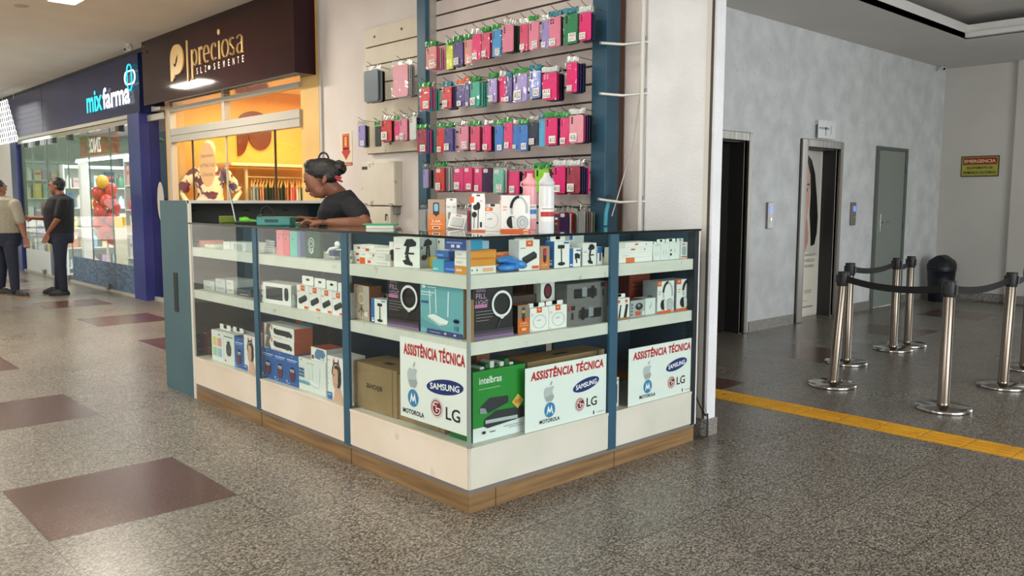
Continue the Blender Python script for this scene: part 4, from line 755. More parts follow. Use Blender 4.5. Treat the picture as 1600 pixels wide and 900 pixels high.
# ================================================================ REPAIR SIGNS
def appleP(c,ru,rv):
    P=[(0,.62),(-.25,.72),(-.55,.68),(-.82,.45),(-.9,.08),(-.8,-.35),(-.55,-.8),(-.3,-.98),(0,-.9),(.28,-.98),(.55,-.8),(.76,-.42),(.6,-.22),(.48,.08),(.55,.38),(.76,.56),(.5,.72),(.22,.71)]
    return [(c[0]+x*ru,c[1]+y*rv) for x,y in P]
def leafP(c,ru,rv): return [(c[0]+x*ru,c[1]+y*rv) for x,y in ((0,0),(-.05,.35),(.12,.75),(.42,1),(.44,.6),(.28,.2))]
def repair_sign(face,a,b,zb,zt,label,P):
    # a,b along the pane as seen from left to right
    if face=='L': fr=FR((.0092,a,zb),(0,b-a,0),(0,0,zt-zb)); w=abs(b-a); mb=MB().box((.0094,min(a,b),zb),(.0114,max(a,b),zt),pm('f3f1ee',.4))
    else: fr=FR((a,.0092,zb),(b-a,0,0),(0,0,zt-zb)); w=abs(b-a); mb=MB().box((min(a,b),.0094,zb),(max(a,b),.0114,zt),pm('eef0ee',.4))
    h=zt-zb; asp=h/w; q=.035; V=fr[2]/h
    mb.text(fr,'ASSISTÊNCIA TÉCNICA',(.51,.875),.175*h,pm('c01f2a',.4),width=.9*w,lay=1,bold=.04,shear=P.get('sh',0))
    ax,ay=P['apple']; ru=P['ar']; rv=.145
    mb.ngon(fr,appleP((ax,ay),ru,rv),pm('c2c5c7',.3),1); mb.ngon(fr,[(x,y) for x,y in appleP((ax,ay),ru*.93,rv*.94) if y<ay+.05*rv],pm('a3a6a8',.3),2); mb.ngon(fr,leafP((ax+.01,ay+rv*.78),ru*.7,rv*.55),pm('b2b5b7',.3),1)
    cx,cy=P['moto']; r=P['mr']; rv=r/asp
    mb.ngon(fr,elp((cx,cy),r,rv,32),pm('3a86b8',.4),1)
    for s in (-1,1): mb.ngon(fr,[(cx+s*x*r,cy+y*rv) for x,y in ((0,-.1),(.3,.62),(.62,-.62),(.42,-.5),(.3,-.05),(.08,-.42),(0,-.3))][::1 if s<0 else -1],pm('f2f4f5',.4),2)
    mb.text(fr,'MOTOROLA',(cx+.0,P['mt']),.062*h,pm('151515',.4),width=P['mw']*w,lay=1,bold=.03)
    sx_,sy=P['sam']; su,sv=P['sr']; t=rad(P['st']); U1=(math.cos(t),math.sin(t)); 
    E=[(sx_+(su*w*math.cos(k)*U1[0]-sv*h*math.sin(k)*U1[1])/w, sy+(su*w*math.cos(k)*U1[1]+sv*h*math.sin(k)*U1[0])/h) for k in [2*PI*i/36 for i in range(36)]]
    mb.ngon(fr,E,pm('1b2f74',.4),1)
    o=fr[0]+fr[1]*sx_+fr[2]*sy; uu=(fr[1]/w)*math.cos(t*.6)+V*math.sin(t*.6); vv=V*math.cos(t*.2)-(fr[1]/w)*math.sin(t*.2)*.3
    mb.text((o,uu,vv),'SAMSUNG',(0,0),sv*h*.82,pm('f4f5f7',.4),width=su*w*1.58,lay=3,bold=.02)
    lx,ly=P['lg']; r=P['lr']; rv=r/asp
    mb.ngon(fr,elp((lx,ly),r,rv,32),pm('8a1a26',.4),1); mb.ringf(fr,(lx,ly),(r*.97,rv*.97),(r*.84,rv*.84),pm('e6d4d4',.4),2,32)
    mb.ringf(fr,(lx,ly),(r*.7,rv*.7),(r*.58,rv*.58),pm('f2f0f0',.4),3,24,60,360)
    def L(p,m_,l): mb.ngon(fr,[(lx+x*r,ly+y*rv) for x,y in p],m_,l)
    L([(0,-.06),(.62,-.06),(.62,.07),(0,.07)],pm('f2f0f0',.4),4); L([(-.06,-.34),(-.06,.36),(.06,.36),(.06,-.22),(.22,-.22),(.22,-.34)],pm('f2f0f0',.4),4); mb.ngon(fr,elp((lx-.32*r,ly+.28*rv),.11*r,.11*rv,12),pm('f2f0f0',.4),4)
    mb.text(fr,'LG',P['lt'],P['lh']*h,pm('2f2d2e',.4),width=P['lw']*w,lay=1,bold=.015)
    if face=='R': mb.text(fr,'assistencia',(.93,.055),.02*h,pm('6a6f72'),width=.1*w,lay=1); mb.ngon(fr,rr(.83,.03,.845,.09,.004),pm('3a3d40'),1)
    o=mb.build('repair_sign'); tag(o,label,'sign',"repair service signs"); return o
p1=dict(apple=(.2,.53),ar=.095,moto=(.205,.265),mr=.083,mt=.085,mw=.33,sam=(.675,.5),sr=(.265,.092),st=7,lg=(.555,.225),lr=.088,lt=(.79,.2),lw=.2,lh=.15)
y0=at(625.5,600,'x',.0092).y; y1=at(732,600,'x',.0092).y; zt=at(625.5,525,'x',.0092).z; zb=at(680,666,'x',.0092).z
repair_sign('L',y0,max(y1,.014),zb,zt,'white repair sign on the aisle pane left of the counter corner',p1)
p2=dict(apple=(.28,.545),ar=.075,moto=(.285,.28),mr=.064,mt=.115,mw=.24,sam=(.735,.56),sr=(.17,.1),st=9,lg=(.657,.25),lr=.062,lt=(.81,.255),lw=.135,lh=.15,sh=.12)
x0=at(820.5,620,'y',.0092).x; x1=at(947,600,'y',.0092).x; zt=at(947,553,'y',.0092).z
repair_sign('R',x0,x1,Z0+.001,zt,'white repair sign between the green box and the teal post',p2)
x0=at(982,590,'y',.0092).x; x1=at(1082,560,'y',.0092).x; zt=at(1082,527.5,'y',.0092).z
repair_sign('R',x0,x1,Z0+.001,zt,'white repair sign in the right end bay nearest the pillar',p2)
# ================================================================ ON TOP OF THE COUNTER
def topbox(name,label,pl,pr,ytop,ybot,d,base,yaw,cat='box',group=None,**kw):
    c=at((pl+pr)/2,ybot,'z',H); dep=(c-CAM).dot(FW); w=(pr-pl)/FPX*dep; h=(ybot-ytop)/FPX*dep
    o=boxmesh(w,d,h,base,**kw).build(name,None,(c.x,c.y,H+.0008),rad(yaw)); return tag(o,label,cat,group)
topbox('product_box','orange boxed car charger standing leftmost on the counter top',669,695.5,312,360.5,.035,'e0792a',-42,front=[('r',0,.55,1,1,'b0927f'),('r',.0,.35,1,.55,'cf8347'),('R',.3,.5,.66,.9,.08,'23282c'),('R',.36,.62,.6,.86,.06,'7fb4c4'),('p',[(.38,.52),(.58,.52),(.48,.44)],K_),('t','3.4A',.48,.3,.085,'f6efe6',.52),('r',.14,.2,.84,.215,'f2dcc4'),('R',.24,.05,.7,.14,.05,'f2dcc4'),('R',.3,.07,.64,.12,.03,'7a4420')])
topbox('product_box','narrow white cable box behind the orange charger box on the counter top',697,713.5,316,357,.03,'ecebe8',-42,front=[('r',.1,.78,.4,.84,'b9b9b6'),('r',.6,.78,.9,.84,'b9b9b6'),('R',.2,.34,.45,.62,.1,'8f9496'),('l',[(.4,.34),(.6,.05)],.05,'dcdcd8')],tab=.02)
c=at(712,358,'z',H); o=tag(MB().box((-.045,-.005,0),(.045,.005,.095),pm('eef1f1',.2),c=.002).box((-.034,-.009,.012),(.034,-.004,.07),pm('cfd9dc',.12),c=.004).box((-.015,-.0075,.08),(.015,-.005,.088),pm('d08f98')).build('blister_pack',None,(c.x,c.y,H+.002),rad(-48)),'white blister pack leaning back between charger box and earphone box','package')
o.rotation_euler=(rad(-38),rad(8),rad(-48))
topbox('product_box','white earphone box picturing black in-ear buds on the counter top',737,758,310,361.5,.05,'efeeec',-40,front=logo(-.0,.95,.18,2)[:1]+[('e',.3,.72,.2,.09,K_),('e',.48,.76,.16,.12,K_),('l',[(.5,.7),(.46,.08)],.06,'2a2a2c'),('e',.2,.5,.19,.09,K_),('l',[(.2,.48),(.16,.08)],.05,'3a3a3c'),('R',.62,.12,.76,.28,.04,K_),('r',0,0,1,.05,'dd7a52'),('r',.6,.9,.8,.92,'d86aa0')],sidec='bdbcbb',left=[('r',.1,.86,.9,.96,O_),('r',.35,.2,.42,.7,'77777a')],tab=.022)
topbox('product_box','square white coil cable box between earphones and headphones on the counter top',757.5,782,324,361.5,.05,'eeedea',-42,front=[('r',.02,.84,.5,.98,O_),('r',.1,.88,.3,.94,'f7d9c4'),('o',.36,.46,.5,.34,.03,'bfc3c5'),('p',[(.1,.5),(.4,.56),(.5,.5),(.3,.46)],'b0b4b6')],tab=.015)
topbox('product_box','large white headphones box, tallest box on the counter top',783,828,306,362,.09,'f0efec',-38,front=headphone(1.2)[2:],sidec='dedcd8',left=[('r',.1,.86,.95,.98,O_),('r',.2,.72,.7,.76,'e9a58a'),('r',.2,.64,.6,.68,'e9a58a'),('r',0,0,1,.07,O_)])
def bottle(label,px,ybot,ytop,col,band,r):
    c=at(px,ybot,'z',H); dep=(c-CAM).dot(FW); h=(ybot-ytop)/FPX*dep
    if_loop=col!='e8eaeb'; b=thing('water_bottle',label,'bottle',(c.x,c.y,H+.0008),0,'insulated bottles on the counter')
    MB().lathe([(r*.94,0),(r,.006),(r,h*.74),(r*.98,h*.77),(r*.9,h*.785)],pm(col if if_loop else 'd9dbdd',.3)).build('flask',b)
    MB().lathe([(r*.95,h*.785),(r*1.02,h*.79),(r*1.02,h*.85),(r*.9,h*.87),(r*.84,h*.9),(r*.56,h*.915),(r*.54,h*.94),(r*.42,h*.945),(r*.4,h*.99),(r*.3,h)],pm(col if if_loop else 'c9cccf',.4)).build('cap',b)
    mb=MB()
    if if_loop: mb.tube([(-r*.9*.73,r*.9*.68,h*.86),(-r*1.25*.73,r*1.25*.68,h*.84),(-r*1.32*.73,r*1.32*.68,h*.79),(-r*1.05*.73,r*1.05*.68,h*.765)],.005,pm(col,.4),8).build('carry_loop',b)
    k=MB(); n=14
    def strip(z0,z1,m,a0,a1,rr_):
        vs=[];fs=[]
        for i in range(n+1):
            t=rad(a0+(a1-a0)*i/n)
            for z in (z0,z1): vs.append((rr_*math.cos(t),rr_*math.sin(t),z))
        for i in range(n): fs.append((2*i,2*i+2,2*i+3,2*i+1))
        k.add(vs,fs,m)
    strip(h*.2,h*.45,pm('e8e4e0',.5),180,300,r+.0006); strip(h*.28,h*.36,pm(band,.5),180,300,r+.001); strip(h*.4,h*.415,pm('8d8a86',.5),190,280,r+.0014)
    k.build('label_band',b)
    return b
bottle('pink insulated bottle with carry loop on the counter top',827.5,359,272,'eba3ad','2f7fc0',.036)
bottle('white insulated bottle at the right end of the goods on the counter top',853.5,365,271,'e8eaeb','b02a2c',.036)
c=at(869,362.5,'z',H); tag(MB().box((-.012,-.002,0),(.012,.002,.085),pm('1d1a1c',.4)).box((-.006,-.0026,.06),(.006,-.0018,.07),pm('c9c9c9')).box((-.006,-.0026,.035),(.006,-.0018,.045),pm('b03a3a')).build('hang_tag',None,(c.x,c.y,H+.001),rad(-42)),'small black card standing beside the white bottle','card')
# laptop, seen edge on
b0=at(369,350,'z',H); hd=Vector((.417,.909,0)); kd=Vector((.909,-.417,0)); lt=thing('laptop','black laptop open on the counter seen from its side','laptop',(b0.x,b0.y,H+.001),math.atan2(kd.y,kd.x))
dkm=pm('1b1d20',.4); MB().box((0,0,0),(.235,.33,.014),dkm,c=.003).build('keyboard_base',lt)
mb=MB().box((0,0,0),(.004,.33,.235),pm('3a3d40',.35),c=.001).box((-.006,0,0),(0,.33,.235),pm('b9bcbe',.3,.6),c=.002); s=mb.build('screen',lt,(0,0,.014)); s.rotation_euler=(0,rad(-10),0)
c=at(389,345,'z',H+.02); g_=pm('5fc41e',.35); o=tag(MB().tube([(-.06,0,.02),(-.02,0,.022),(0,0,.02)],[.02,.024,.016],g_,14).tube([(0,0,.02),(.06,-.02,.012),(.12,-.05,.008)],[.012,.01,.004],pm('4aa82a',.35),10).build('tape_dispenser',None,(c.x+.02,c.y+.04,H+.001),rad(-30)),'bright green handled tool lying behind the laptop','tool')
c=at(425,345,'z',H+.03); tr=noisy('teal_plastic','126a64','177a72',4,.4); o=thing('storage_tray','teal plastic drawer box on the counter left of the woman','box',(c.x+.04,c.y+.03,H+.001),rad(-42))
MB().box((-.1,-.06,0),(.1,.08,.052),tr,c=.006).build('tray_body',o); MB().box((-.05,-.0615,.02),(.03,-.059,.038),pm('0d3330',.5)).build('slot',o)
tag(MB().box((-.05,-.03,0),(.05,.03,.045),pm('6a7a22',.5),c=.006).build('storage_box',None,(.16,2.72,H+.0008),rad(-20)),'olive green small box behind the laptop screen','box')
mb=MB().tube([(-.05,0,.02),(-.03,.01,.09),(0,.01,.11),(.03,.01,.09),(.05,0,.03)],.007,pm('191a1c',.5),8).ell((0,0,.03),((.07,0,0),(0,.03,0),(0,0,.03)),pm('222326',.6)); tag(mb.build('headset',None,(.42,2.66,H+.001),rad(-40)),'black looped bag handle behind the green tool','bag')
tag(MB().box((-.03,-.015,0),(.03,.015,.03),pm('a8262c',.5),c=.004).build('storage_box',None,(.5,2.6,H+.0008),rad(-30)),'small red box behind the teal tray','box')
gp=pm('2fa07c',.35)
c=at(455,351.5,'z',H); tag(MB().box((-.075,-.04,0),(.075,.04,.009),gp,c=.003).box((-.06,-.033,.0092),(.05,.033,.016),pm('dfe6e2',.3),c=.002).build('phone_on_pad',None,(c.x+.03,c.y+.03,H+.0008),rad(-44)),'white phone lying on a green pad under the woman\'s hands','phone')
c=at(596,357.5,'z',H); o=tag(MB().box((-.075,-.035,.0),(.075,.035,.018),pm('e6e3da',.5),c=.002).box((-.09,-.045,.0182),(.09,.045,.026),pm('1fa06e',.4),c=.002).build('notebook',None,(c.x+.03,c.y+.05,H+.0008),rad(-44)),'green topped notepad on the counter right of the woman','notepad')
# ================================================================ THINGS ON THE STALL WALL
cbm=noisy('aged_cream_enamel','d8d0c0','e2dbcc',3,.45,spots=('b0a793',8,.63))
eb=thing('electrical_cabinet','cream metal electrical cabinet with stained door, upper of two on the wall','cabinet',(0,0,0))
ya=at(565,290,'x',1.87).y; yb=at(617,290,'x',1.87).y; zt=at(590,253,'x',1.87).z; zb=at(590,321,'x',1.87).z
MB().box((1.875,yb,zb),(WX,ya,zt),cbm,c=.003).build('case',eb); MB().box((1.868,yb+.006,zb+.004),(1.8765,ya-.006,zt-.004),cbm,c=.002).build('door',eb)
yl=(ya+yb)/2
MB().box((1.866,ya-.1,zt-.062),(1.8685,ya-.015,zt-.035),pm('2a2725',.5)).build('label_strip',eb)
for y in (ya-.06,yb+.06): MB().box((1.862,y-.025,zb-.002),(1.869,y+.025,zb+.02),pm('a9a7a2',.3,.7)).build('hinge',eb)
e2=thing('electrical_cabinet','cream electrical box with key in its lock, lower of two on the wall','cabinet',(0,0,0))
MB().box((1.88,yb+.07,1.0),(WX,ya-.01,zb-.008),cbm,c=.003).build('case',e2); MB().box((1.873,yb+.075,1.0),(1.8812,ya-.015,zb-.012),cbm,c=.002).build('door',e2)
mb=MB().tube([(1.873,yb+.13,zb-.08),(1.86,yb+.13,zb-.08)],.009,pm('2a2826',.4),10).box((1.858,yb+.124,zb-.13),(1.862,yb+.138,zb-.085),pm('26221f',.5),c=.002); mb.build('key',e2)
MB().box((1.9,yb+.03,zb-.07),(WX,yb+.065,zb-.012),pm('8d8a84',.4)).build('socket_box',e2)
fs=MB(); y0,y1=at(532,230,'x',WX).y,at(550.5,230,'x',WX).y; z1=at(541,206,'x',WX).z; z0=at(541,253,'x',WX).z; fr=FR((WX-.004,y0,z0),(0,y1-y0,0),(0,0,z1-z0))
fs.box((WX-.0035,y1,z0),(WX,y0,z1),pm('e4d9c2',.5)); fs.ngon(fr,[(.22,.42),(.78,.42),(.78,.93),(.22,.93)],pm('c22a22'),1); fs.ngon(fr,[(.1,.36),(.5,.06),(.9,.36),(.78,.36),(.78,.45),(.22,.45),(.22,.36)],pm('c22a22'),1)
fs.ngon(fr,rr(.4,.52,.58,.76,.06,4,2.4),pm('e8b43a'),3); fs.ngon(fr,[(.42,.76),(.56,.76),(.62,.84),(.4,.82)],pm('e8b43a'),3); fs.text(fr,'EXTINTOR',(.5,.89),.04*(z1-z0),pm('f1dcc0'),width=.45*(y0-y1),lay=3)
tag(fs.build('fire_extinguisher_sign'),'cream sign with red down arrow and extinguisher symbol on the wall','sign')
ya2,yb2=at(537,255,'x',WX).y,at(551,255,'x',WX).y; tag(MB().box((WX-.004,yb2,z0-.035),(WX,ya2,z0-.008),pm('b3322c',.5)).box((WX-.0046,yb2+.02,z0-.025),(WX-.003,ya2-.02,z0-.019),pm('e9c9bc')).build('red_label'),'small red strip label under the extinguisher sign','sign')
# brackets, conduit, cables on the pilaster
for k,(z,lab) in enumerate(((2.34,'topmost white folding shelf bracket beside the teal post'),(2.035,'middle white folding shelf bracket beside the teal post'),(1.385,'lowest white folding shelf bracket near the blue hose'))):
    b=thing('shelf_bracket',lab,'bracket',(0,0,0),0,'brackets on the pillar'); wm=pm('dcdcd8',.35,.2)
    a_=Vector((1.70,.758,z)); c_=Vector((1.815,.505,z-.012)); m_=(a_+c_)/2+Vector((0,0,-.012))
    MB().tube([a_,m_],.009,wm,6).build('arm',b); MB().tube([m_,c_,c_+Vector((.02,-.01,0))],.008,wm,6).build('arm',b)
    MB().sph(a_,.011,pm('8a8a86',.4),8).build('pivot',b); MB().box((1.82,.497,z-.02),(1.835,.52,z+.02),pm('a9a9a5',.4)).build('mount',b)
tag(MB().tube([(1.805,.515,1.0),(1.805,.515,3.36)],.013,pm('d6d4cf',.5),10).tube([(1.93,.60,1.0),(1.93,.585,2.0),(1.93,.57,3.36)],.008,pm('cfccc6',.5),8).build('wall_conduit'),'white conduit running down the wall beside the pillar','pipe')
tag(MB().tube([(1.74,.735,H+.0),(1.745,.735,1.3),(1.755,.72,1.385)],.013,pm('3f9fb5',.4),12).tube([(1.755,.72,1.384),(1.757,.716,1.41)],.015,pm('1a1c1e'),12).build('blue_hose'),'light blue hose with black end standing beside the teal post','hose')
tag(MB().tube([(1.76,.7,1.28),(1.85,.62,1.7),(1.9,.56,2.3),(1.9,.55,2.6)],.004,pm('c9c6c0',.5),6).build('thin_cable'),'thin white cable slanting up the wall beside the pillar','cable')
tag(MB().tube([(1.72,.035,.3),(1.74,.0,.2),(1.80,-.0,.13),(1.815,-.004,.14),(1.818,-.006,.0045),(1.77,-.0,.006),(1.715,.02,.006)],.005,BLACK,6).build('floor_cable'),'black cable drooping at the foot of the pillar','cable')
tag(MB().box((1.702,.03,.1),(1.72,.06,1.08),pm('a78f80',.6)).box((1.702,.028,1.08),(1.722,.062,1.17),pm('120f0d',.6)).build('wooden_batten'),'brown upright batten with black top between counter and pillar','batten')
# ================================================================ CCTV
def cctv(label,loc,yaw,tilt=-15):
    c=thing('security_camera',label,'camera',loc,rad(yaw)); wm=pm('d9dad8',.35)
    MB().lathe([(.03,-.012),(.03,0)],wm,16).tube([(0,0,-.012),(0,0,-.05)],.008,wm,8).build('mount',c)
    t=rad(tilt); d=Vector((math.cos(t),0,math.sin(t))); p=Vector((0,0,-.065))
    MB().tube([p-d*.05,p+d*.055,p+d*.06],[.025,.028,.024],wm,16).build('housing',c); MB().tube([p+d*.058,p+d*.066],[.019,.017],pm('0c0c0e',.15),14).build('lens',c)
    MB().tube([(0,0,-.05),(-.06,.02,-.08),(-.03,.04,-.03),(.0,.04,-.002)],.004,pm('4a4a4a'),6).build('cable',c); return c
cctv('white security camera at the right end of the maroon fascia',(1.66,4.33,3.37),215)
cctv('white security camera under the soffit in the far lobby corner',(10.1,1.88,3.27),225)
cctv('small security camera above the gap between the two shop signs',(1.62,8.75,3.37),215)
# ================================================================ LOBBY THINGS
for k,(xa,lab) in enumerate(((5.77,'steel lift call panel between the two elevators'),(7.72,'steel lift call panel left of the grey-green door'))):
    p=thing('call_panel',lab,'panel',(xa+.06,EY,1.085),0,'lift call panels'); MB().box((-.055,-.028,0),(.055,0,.28),STEEL,c=.004).build('plate',p)
    MB().box((-.02,-.0295,.17),(.035,-.0275,.235),pm('4f6fe0',.3,0,1.5)).build('display',p); MB().lathe([(.016,0),(.014,.006)],CHROME,14,Matrix.Translation((.005,-.028,.1))@Matrix.Rotation(rad(90),4,'X')).build('button',p)
o=thing('lift_indicator','clear lit plate with floor pictogram above the second elevator','sign',(6.97,EY,2.09))
MB().box((-.21,-.05,0),(.21,-.042,.2),pm('e8ebec',.15)).build('plate',o); MB().box((-.2,-.042,.15),(.2,0,.19),pm('cfd2d3',.3)).build('holder',o)
MB().box((-.19,-.0505,.1),(.05,-.0503,.125),pm('8d959a',.3)).box((-.05,-.0505,.03),(-.02,-.0503,.13),pm('9aa2a6',.3)).box((.08,-.0505,.05),(.1,-.0503,.15),pm('9aa2a6',.3)).build('pictogram',o)
# poster on the sliding lift door
x0,x1=6.592,7.374; yq=EY+.199; mb=MB().box((x0+.0,yq-.002,.02),(x1,yq,1.975),pm('e9e5dc',.5)); fr=FR((x0,yq-.002,.02),(x1-x0,0,0),(0,0,1.955))
def pg(p,c,l): mb.ngon(fr,[(.42+.52*u_,v_) for u_,v_ in p],pm(c,.5),l)
pg([(0,.0),(1,0),(1,.36),(0,.4)],'ece6d8',1); pg([(0,.4),(1,.36),(1,1),(0,1)],'d8d4cc',1)
pg([(0,.33),(.18,.36),(.42,.45),(.42,.5),(.3,.6),(0,.6)],'c58e7c',2)
pg([(0,.93),(.16,.945),(.3,.9),(.4,.8),(.4,.68),(.3,.6),(.2,.56),(.06,.55),(0,.56)],'d8a592',3)
pg([(0,.98),(.2,.975),(.46,.94),(.68,.86),(.84,.72),(.94,.6),(.92,.5),(.8,.43),(.58,.42),(.52,.52),(.44,.62),(.46,.74),(.4,.85),(.24,.92),(0,.955)],'16130f',4)
pg([(.14,.79),(.3,.802),(.4,.79),(.3,.79)],'241a15',5); pg([(.16,.762),(.26,.772),(.34,.762),(.26,.752)],'efe9e4',5); mb.ngon(fr,elp((.55,.762),.018,.011),pm('2b1c14'),6); pg([(.05,.68),(.1,.7),(.13,.68),(.09,.672)],'b57c69',5); pg([(.02,.63),(.12,.64),(.22,.633),(.12,.618)],'a9494a',5)
for v,t,wd in ((.37,'EXPERIÊNCIA',.62),(.335,'A BELEZA',.56),(.3,'IGUAMAR',.5)): mb.text(fr,t,(.7,v),.018*1.955,pm('8b857c',.5),width=.55*wd*(x1-x0),lay=6)
for v in (.15,.142,.134): pg([(.3,v),(.72,v),(.72,v+.003),(.3,v+.003)],'7a756d',5)
pg([(.2,.085),(.5,.085),(.5,.088),(.2,.088)],'9a948a',5); pg([(.2,.045),(.85,.045),(.85,.053),(.2,.053)],'8b867d',5)
tag(mb.build('beauty_poster'),'tall poster of a dark-haired woman on the door of the second elevator','poster')
# emergency sign on the right wall
ys,ye=1.70,1.215; fr=FR((10.488,ys,1.725),(0,ye-ys,0),(0,0,.285)); mb=MB().box((10.4885,ye,1.725),(10.5,ys,2.01),pm('25260f',.5)); W=ys-ye
mb.ngon(fr,[(.025,.05),(.975,.05),(.975,.95),(.025,.95)],pm('a5a03c'),0); mb.ngon(fr,[(.05,.58),(.95,.58),(.95,.92),(.05,.92)],pm('94231b'),1)
mb.text(fr,'EMERGENCIA',(.5,.75),.045,pm('d8cf9a'),width=.82*W,lay=2,bold=.02); mb.text(fr,'EQUIPAMENTO DE',(.5,.42),.04,pm('1c1d12'),width=.68*W,lay=2,bold=.03); mb.text(fr,'PRIMEIROS SOCORROS',(.5,.2),.04,pm('1c1d12'),width=.86*W,lay=2,bold=.03)
tag(mb.build('emergency_sign'),'yellow and red first aid equipment sign on the far right wall','sign')
# bin
b=thing('waste_bin','dark blue swing-top waste bin in the far lobby corner','bin',(9.98,1.70,0)); bm_=pm('0f141e',.45)
MB().lathe([(.145,0),(.15,.01),(.172,.3),(.18,.42),(.185,.425),(.185,.45),(.176,.452)],bm_,28).build('body',b)
MB().lathe([(.188,.45),(.188,.485),(.18,.5)],bm_,28).build('rim',b)
mb=MB()
ring=[]
for z,w_,d_ in ((.495,.18,.175),(.56,.172,.15),(.625,.14,.06),(.64,.12,.02)): ring.append([(w_*math.copysign(abs(math.cos(t))**.6,math.cos(t)),d_*math.copysign(abs(math.sin(t))**.6,math.sin(t)),z) for t in [2*PI*i/28 for i in range(28)]])
mb.loft(ring,bm_); mb.build('swing_lid',b)
# stanchions
SP=[(3.674,.149),(4.602,.483),(5.559,.491),(5.908,.503),(3.531,-.69),(4.578,-.73),(5.458,-.624)]
SL=['steel queue post nearest the elevators on the yellow strip side','steel queue post just behind the nearest left post','steel queue post in front of the rearmost one','rearmost steel queue post before the grey-green door','steel queue post closest to the viewer','steel queue post near the right picture edge','steel queue post whose base shows at the right edge']
HP=.86
RTh_=Vector((RT.x,RT.y,0)).normalized(); LEAN={0:.05,5:.02}
def stanchion(i):
    x,y=SP[i]; s=thing('queue_post',SL[i],'queue post',(x,y,0),0,'steel queue posts of the lobby')
    MB().lathe([(.173,0),(.175,.006),(.175,.02),(.167,.027),(.06,.033),(.038,.036)],STEELB,40).build('base',s)
    MB().lathe([(.039,.03),(.039,.05),(.0355,.054),(.0355,.76)],STEELP,24).build('pole',s)
    MB().lathe([(.038,.755),(.04,.76),(.04,HP-.004),(.038,HP),(.02,HP)],BLACK,24).build('cassette_head',s)
    for k in range(4): MB().box((.038,-.014,.775),(.048,.014,.835),BLACK,Matrix.Rotation(PI/2*k,4,'Z'),c=.002).build('belt_slot',s)
    if i in LEAN:
        for c in s.children:
            if c.name.split('.')[0]!='base':
                for v in c.data.vertices: v.co+=RTh_*(LEAN[i]*v.co.z/HP)
    return s
STEELB=noisy('polished_steel_base','a19d98','b9b5b0',20,.13,metal=1); STEELP=noisy('brushed_steel_pole','6d645a','857b6f',40,.24,stretch=(1,1,.02),metal=1)
ST=[stanchion(i) for i in range(7)]
beltm=noisy('black_woven_belt','0d0d0f','161618',90,.8)
def belt(i,j,z=.805):
    a=Vector((*SP[i],0))+RTh_*LEAN.get(i,0)*.93; b_=Vector((*SP[j],0))+RTh_*LEAN.get(j,0)*.93; d=(b_-a).normalized(); l0=RTh_*LEAN.get(i,0)*.93; p=l0+d*.047; q=l0+(b_-a)-d*.047; n=Vector((-d.y,d.x,0))*.001; vs=[];fs=[]; N=12
    for k in range(N+1):
        t=k/N; c=p.lerp(q,t); sg=-.035*4*t*(1-t)
        for s_,zz_ in ((1,.024),(1,-.024),(-1,-.024),(-1,.024)): vs.append(tuple(c+n*s_+Vector((0,0,z+zz_+sg))))
    for k in range(N):
        for e in range(4): fs.append((4*k+e,4*k+(e+1)%4,4*k+4+(e+1)%4,4*k+4+e))
    fs+= [(0,1,2,3),(4*N+3,4*N+2,4*N+1,4*N)]
    MB().add(vs,fs,beltm).build('belt',ST[i])
for i,j in ((0,4),(4,5),(1,2),(2,3),(5,6)): belt(i,j)
# ================================================================ SHOP SIGNS
def hull(P):
    P=sorted(set((round(x,6),round(y,6)) for x,y in P))
    def half(Q):
        h=[]
        for p in Q:
            while len(h)>1 and (h[-1][0]-h[-2][0])*(p[1]-h[-2][1])-(h[-1][1]-h[-2][1])*(p[0]-h[-2][0])<=0: h.pop()
            h.append(p)
        return h[:-1]
    return half(P)+half(P[::-1])
def nib(mb,fr,pts,wx,wy,m,lay=0,depth=.012):
    for (x0,y0),(x1,y1) in zip(pts,pts[1:]):
        mb.ngon(fr,hull([(x+sx_*wx/2,y+sy*wy/2) for x,y in ((x0,y0),(x1,y1)) for sx_ in (-1,1) for sy in (-1,1)]),m,lay,depth)
def arc(cx,cy,rx,ry,a0,a1,n=14): return [(cx+rx*math.cos(rad(a0+(a1-a0)*i/n)),cy+ry*math.sin(rad(a0+(a1-a0)*i/n))) for i in range(n+1)]
SGX=1.71
mar=noisy('maroon_glossy_panel','260b11','2c0e15',2,.055,spec=.28)
ps=thing('boutique_sign','glossy maroon shop fascia with gold lettering and seed mark','sign',(0,0,0))
MB().box((SGX,4.575,2.573),(WX+.1,8.52,3.372),mar,c=.003).build('fascia_box',ps)
gold=pm('d9b678',.35); cream=pm('efe3cf',.4)
fr=FR((SGX-.0005,0,0),(0,-1,0),(0,0,1))
def su(zx): return -at(200+zx/4.5,85,'x',SGX).y          # along the fascia from a zoomed column
def sz(zx,zy): return at(200+zx/4.5,zy/4.5,'x',SGX).z
mb=MB()
# seed mark
u0,u1=su(303),su(393); zt=sz(340,316); zb_=sz(350,525); zl=sz(312,575); r=(u1-u0)*.42
P=[(u0,zl),(u0+.05,zl),(u0+.075,zl+.02),(u0+.1,zb_-.03),(u0+.11,zb_)]+arc(u1-r*1.05,zb_+r*1.0,r*1.05,r*1.0,-90,0,8)+arc(u1-r,zt-r,r,r,0,90,8)+arc(u0+r,zt-r,r,r,90,180,8)
mb.ngon(fr,P,gold,0,.015)
lu=lambda x:u0+(u1-u0)*x; lz=lambda y:zb_+(zt-zb_)*y
mb.ngon(FR((SGX-.0162,0,0),(0,-1,0),(0,0,1)),[(lu(.24),lz(.42)),(lu(.34),lz(.26)),(lu(.42),lz(.28)),(lu(.56),lz(.44)),(lu(.62),lz(.66)),(lu(.5),lz(.56)),(lu(.4),lz(.38)),(lu(.34),lz(.36))],mar,1)
mb.build('seed_logo',ps)
